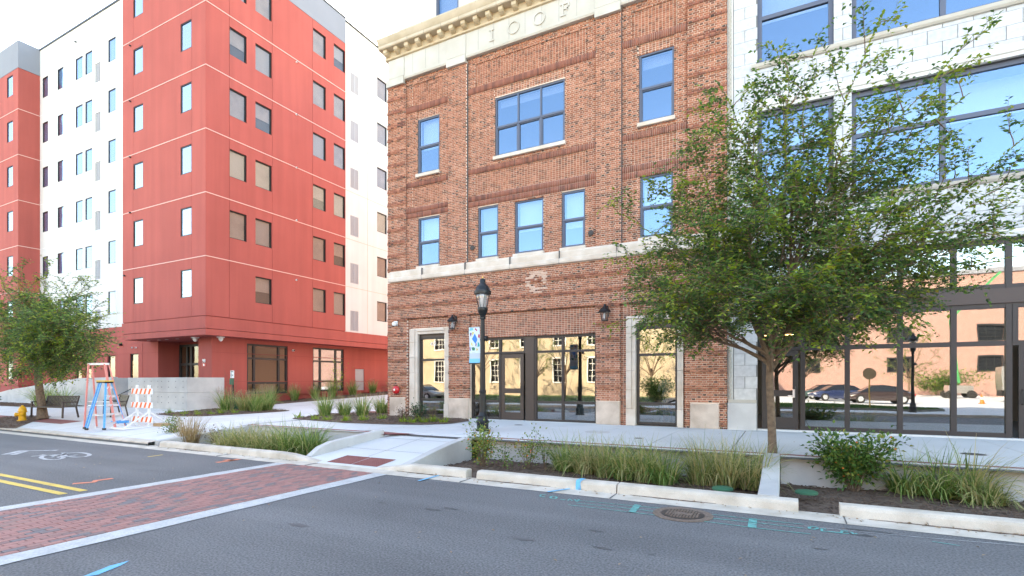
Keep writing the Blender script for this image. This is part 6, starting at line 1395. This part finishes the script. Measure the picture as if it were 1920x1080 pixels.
tk = thing('box_truck', (20.5, -27, .1), 'grey truck mirrored at the right end of the tiled storefront', 'truck', None, .1)
MB().box(-3.4, 1.6, -1.2, 1.2, 1.0, 3.0).build('cargo_box', 'car_silver', tk, world=False); MB().add([(1.7, -1.1, .7), (3.6, -1.1, .7), (3.6, 1.1, .7), (1.7, 1.1, .7), (1.7, -1.05, 2.6), (2.7, -1.05, 2.55), (2.7, 1.05, 2.55), (1.7, 1.05, 2.6), (3.5, -1.1, 1.5), (3.5, 1.1, 1.5)], [(0, 1, 8, 5, 4), (3, 7, 6, 9, 2), (4, 5, 6, 7), (5, 8, 9, 6), (1, 2, 9, 8), (0, 4, 7, 3)]).build('cab', 'car_silver', tk, world=False); MB().box(-3.4, 3.2, -.9, .9, .5, .98).build('chassis', 'black_metal', tk, world=False); MB().add([(2.78, -.95, 2.45), (3.5, -1.0, 1.56), (3.5, 1.0, 1.56), (2.78, .95, 2.45)], [(0, 1, 2, 3)]).build('windscreen', 'car_glass', tk, world=False)
for x in (-2.2, 2.5):
    for s in (-1, 1): q = MB().lathe([(.25, -.14), (.45, -.14), (.47, 0), (.45, .14), (.25, .14)], n=18); q.v = [(x + v[0], s * 1.0 + v[2], .47 + v[1]) for v in q.v]; q.build('wheel', 'rubber', tk, world=False)
copy_thing(lamp, (6.4, -2.0, oz), 1.0, 'black lamp post mirrored in the third tall storefront pane', 'street lamps')
ss = thing('stop_sign', (4.6, -3.6, oz), 'back of an octagonal stop sign mirrored in the tiled storefront', 'sign'); MB().box(-.03, .03, -.03, .03, 0, 2.5).build('post', 'sign_yellow', ss, world=False); q = MB().prism([(.38 * math.cos(R(22.5 + 45 * k)), .38 * math.sin(R(22.5 + 45 * k))) for k in range(8)], -.005, .005); q.v = [(v[0], v[2] + .04, 2.2 + v[1]) for v in q.v]; q.build('plate', 'wood_tan', ss, world=False)
lf = thing('boom_lift', (15.6, -33, .1), 'green lifting boom mirrored in the upper right storefront panes', 'lift'); MB().box(-1.0, 1.0, -.9, .9, .5, 1.3).build('chassis', 'car_silver', lf, world=False); MB().bar((0, 0, 1.5), (-.6, 0, 8.0), .2).build('lower_boom', 'crane_green', lf, world=False); MB().bar((-.6, 0, 8), (3.2, 0, 12.5), .18).build('upper_boom', 'crane_green', lf, world=False)
for x in (-.8, .8):
    for s in (-1, 1): q = MB().lathe([(.2, -.14), (.42, -.14), (.42, .14), (.2, .14)], n=16); q.v = [(x + v[0], s * .9 + v[2], .42 + v[1]) for v in q.v]; q.build('wheel', 'rubber', lf, world=False)

# a person standing inside, behind the right stone framed window
def person(loc, rz, lab):
    t = thing('person', loc, lab, 'person', None, rz)
    J = {'pel': (0, 0, .95), 'ch': (0, 0, 1.30), 'nk': (0, -.01, 1.47), 'hd': (0, -.03, 1.60), 'tp': (0, -.02, 1.72), 'sl': (-.18, 0, 1.40), 'el': (-.25, .02, 1.12), 'wl': (-.24, -.08, .88), 'hl': (-.24, -.11, .79), 'sr': (.18, 0, 1.40), 'er': (.25, .02, 1.12), 'wr': (.24, -.08, .88), 'hr': (.24, -.11, .79),
         'pl': (-.10, 0, .90), 'kl': (-.11, -.03, .50), 'al': (-.11, .02, .09), 'fl': (-.12, -.15, .04), 'pr': (.10, 0, .90), 'kr': (.12, -.05, .50), 'ar': (.13, .0, .09), 'fr': (.14, -.17, .04)}
    ed = [('pel', 'ch'), ('ch', 'nk'), ('nk', 'hd'), ('hd', 'tp'), ('ch', 'sl'), ('sl', 'el'), ('el', 'wl'), ('wl', 'hl'), ('ch', 'sr'), ('sr', 'er'), ('er', 'wr'), ('wr', 'hr'), ('pel', 'pl'), ('pl', 'kl'), ('kl', 'al'), ('al', 'fl'), ('pel', 'pr'), ('pr', 'kr'), ('kr', 'ar'), ('ar', 'fr')]
    rad = {'pel': .15, 'ch': .16, 'nk': .06, 'hd': .105, 'tp': .075, 'sl': .07, 'sr': .07, 'el': .05, 'er': .05, 'wl': .035, 'wr': .035, 'hl': .04, 'hr': .04, 'pl': .10, 'pr': .10, 'kl': .065, 'kr': .065, 'al': .05, 'ar': .05, 'fl': .045, 'fr': .045}
    ks = list(J); me = bpy.data.meshes.new('body'); me.from_pydata([J[k] for k in ks], [(ks.index(a), ks.index(b)) for a, b in ed], []); o = bpy.data.objects.new('body', me); COL.objects.link(o)
    o.modifiers.new('skin', 'SKIN'); 
    for i, k in enumerate(ks): me.skin_vertices[0].data[i].radius = (rad[k], rad[k] * (.72 if k in ('pel', 'ch') else 1)); me.skin_vertices[0].data[i].use_root = (k == 'pel')
    s = o.modifiers.new('sub', 'SUBSURF'); s.levels = 2; s.render_levels = 2
    m2 = bpy.data.meshes.new_from_object(o.evaluated_get(bpy.context.evaluated_depsgraph_get())); bpy.data.objects.remove(o)
    for nm in ('fabric_blue', 'denim', 'skin', 'hair'): m2.materials.append(MATS[nm])
    for p in m2.polygons:
        c = p.center; p.use_smooth = True
        p.material_index = 3 if c.z > 1.62 or (c.z > 1.52 and c.y > .02) else 2 if (c.z > 1.47 or (abs(c.x) > .19 and c.z < 1.10)) else 0 if c.z > .93 else 1 if c.z > .07 else 3
    obj('body', m2, None, t, False)
pp = onY(1250, 740, 17.5); person((pp.x, 17.5, .42), .4, 'person in pale blue shirt and jeans standing behind the right stone framed window')
# shop fittings seen through the glass
for (x, lb, h_, w_) in ((-10.1, 'low white stand behind the shop sidelight', .55, .35), (-6.3, 'pale printed board leaning inside the wide shop window', .72, .6)):
    t = thing('display_board', (x, 17.75, .42), lb, 'display board'); MB().box(-w_ / 2, w_ / 2, -.02, .02, .0, h_).build('board', 'white_plastic', t, world=False); MB().box(-w_ * .35, w_ * .35, -.024, -.0205, h_ * .35, h_ * .8).build('print', 'banner_grey', t, world=False); MB().box(-w_ / 2, w_ / 2, .02, .2, 0, .03).build('foot', 'white_plastic', t, world=False)

# ================================================================== SMALL WEAR AND LITTER
n = 520; C = np.zeros((n, 3)); rl = np.random.default_rng(77)
C[:, 0] = rl.uniform(-16, 6, n); sel = rl.uniform(0, 1, n)
C[:, 1] = np.where(sel < .55, KY - np.abs(rl.normal(0, .10, n)), np.where(sel < .8, rl.uniform(11.8, 16.6, n), rl.uniform(4, 8, n)))
C[:, 2] = np.where(sel < .55, .022, np.where(sel < .8, SW + .012, .014))
keep = ~((C[:, 0] < -7) & (C[:, 0] > -10) & (sel < .8)); C = C[keep]; n = len(C)
D = rl.normal(0, 1, (n, 3)); D[:, 2] *= .12; N = rl.normal(0, .2, (n, 3)); N[:, 2] = 1
o = obj('fallen_leaves', leaf_mesh('fallen_leaves', C, D, N, rl.uniform(.03, .07, n), rl.uniform(.018, .035, n)), 'grass_plume'); stuff(o); tag(o, 'small dry leaves fallen along the gutter and sidewalk', 'fallen leaves')
rs = random.Random(5)
for (x0, x1) in ((-5.1, -3.6), (-2.2, -.9), (1.0, 3.4), (-14.8, -13.2), (-7.0, -5.5), (4.0, 6.4)):
    k = 22; L = []; Q = []
    for i in range(k + 1):
        x = x0 + (x1 - x0) * i / k; wd = .008 + .05 * math.sin(math.pi * i / k) * rs.uniform(.3, 1); L.append((x, KY + .0, .0165)); Q.append((x, KY - wd, .0135))
    MB().add(L + Q, [(k + 1 + i, k + 2 + i, i + 1, i) for i in range(k)]).build('silt', 'mulch', gut)
def blotch(px, py, rx, ry, mt, parent, z):
    c = onZ(px, py, z); n_ = 26; ph = [rs.uniform(0, 6.28) for _ in range(3)]
    MB().poly([(c.x + rx * math.cos(t) * (1 + .25 * math.sin(3 * t + ph[0]) + .12 * math.sin(7 * t + ph[1])), c.y + ry * math.sin(t) * (1 + .25 * math.sin(2 * t + ph[2]) + .15 * math.sin(5 * t + ph[0])), z + .003) for t in [2 * math.pi * i / n_ for i in range(n_)]]).build('stain', mt, parent)
for a in ((1400, 808, .5, .18), (1475, 806, .75, .22), (1545, 806, .45, .14), (1290, 804, .6, .12), (1480, 812, .3, .10)): blotch(*a, 'damp_concrete', side, SW + .001)
for a in ((1010, 815, .12, .05), (1660, 840, .10, .05), (1750, 848, .08, .05), (870, 803, .1, .06)): blotch(*a, 'damp_concrete', side, SW + .001)
for a in ((560, 985, .16, .05), (980, 1010, .14, .05)): blotch(*a, 'oil_stain', road, .0015)
for path_ in ([(250, 880), (330, 886), (395, 884)],):
    mb = MB(); ribbon(mb, [onZ(x + rs.uniform(-6, 6), y, 0) for x, y in path_], .012, .0045); mb.build('crack', 'tar', road)
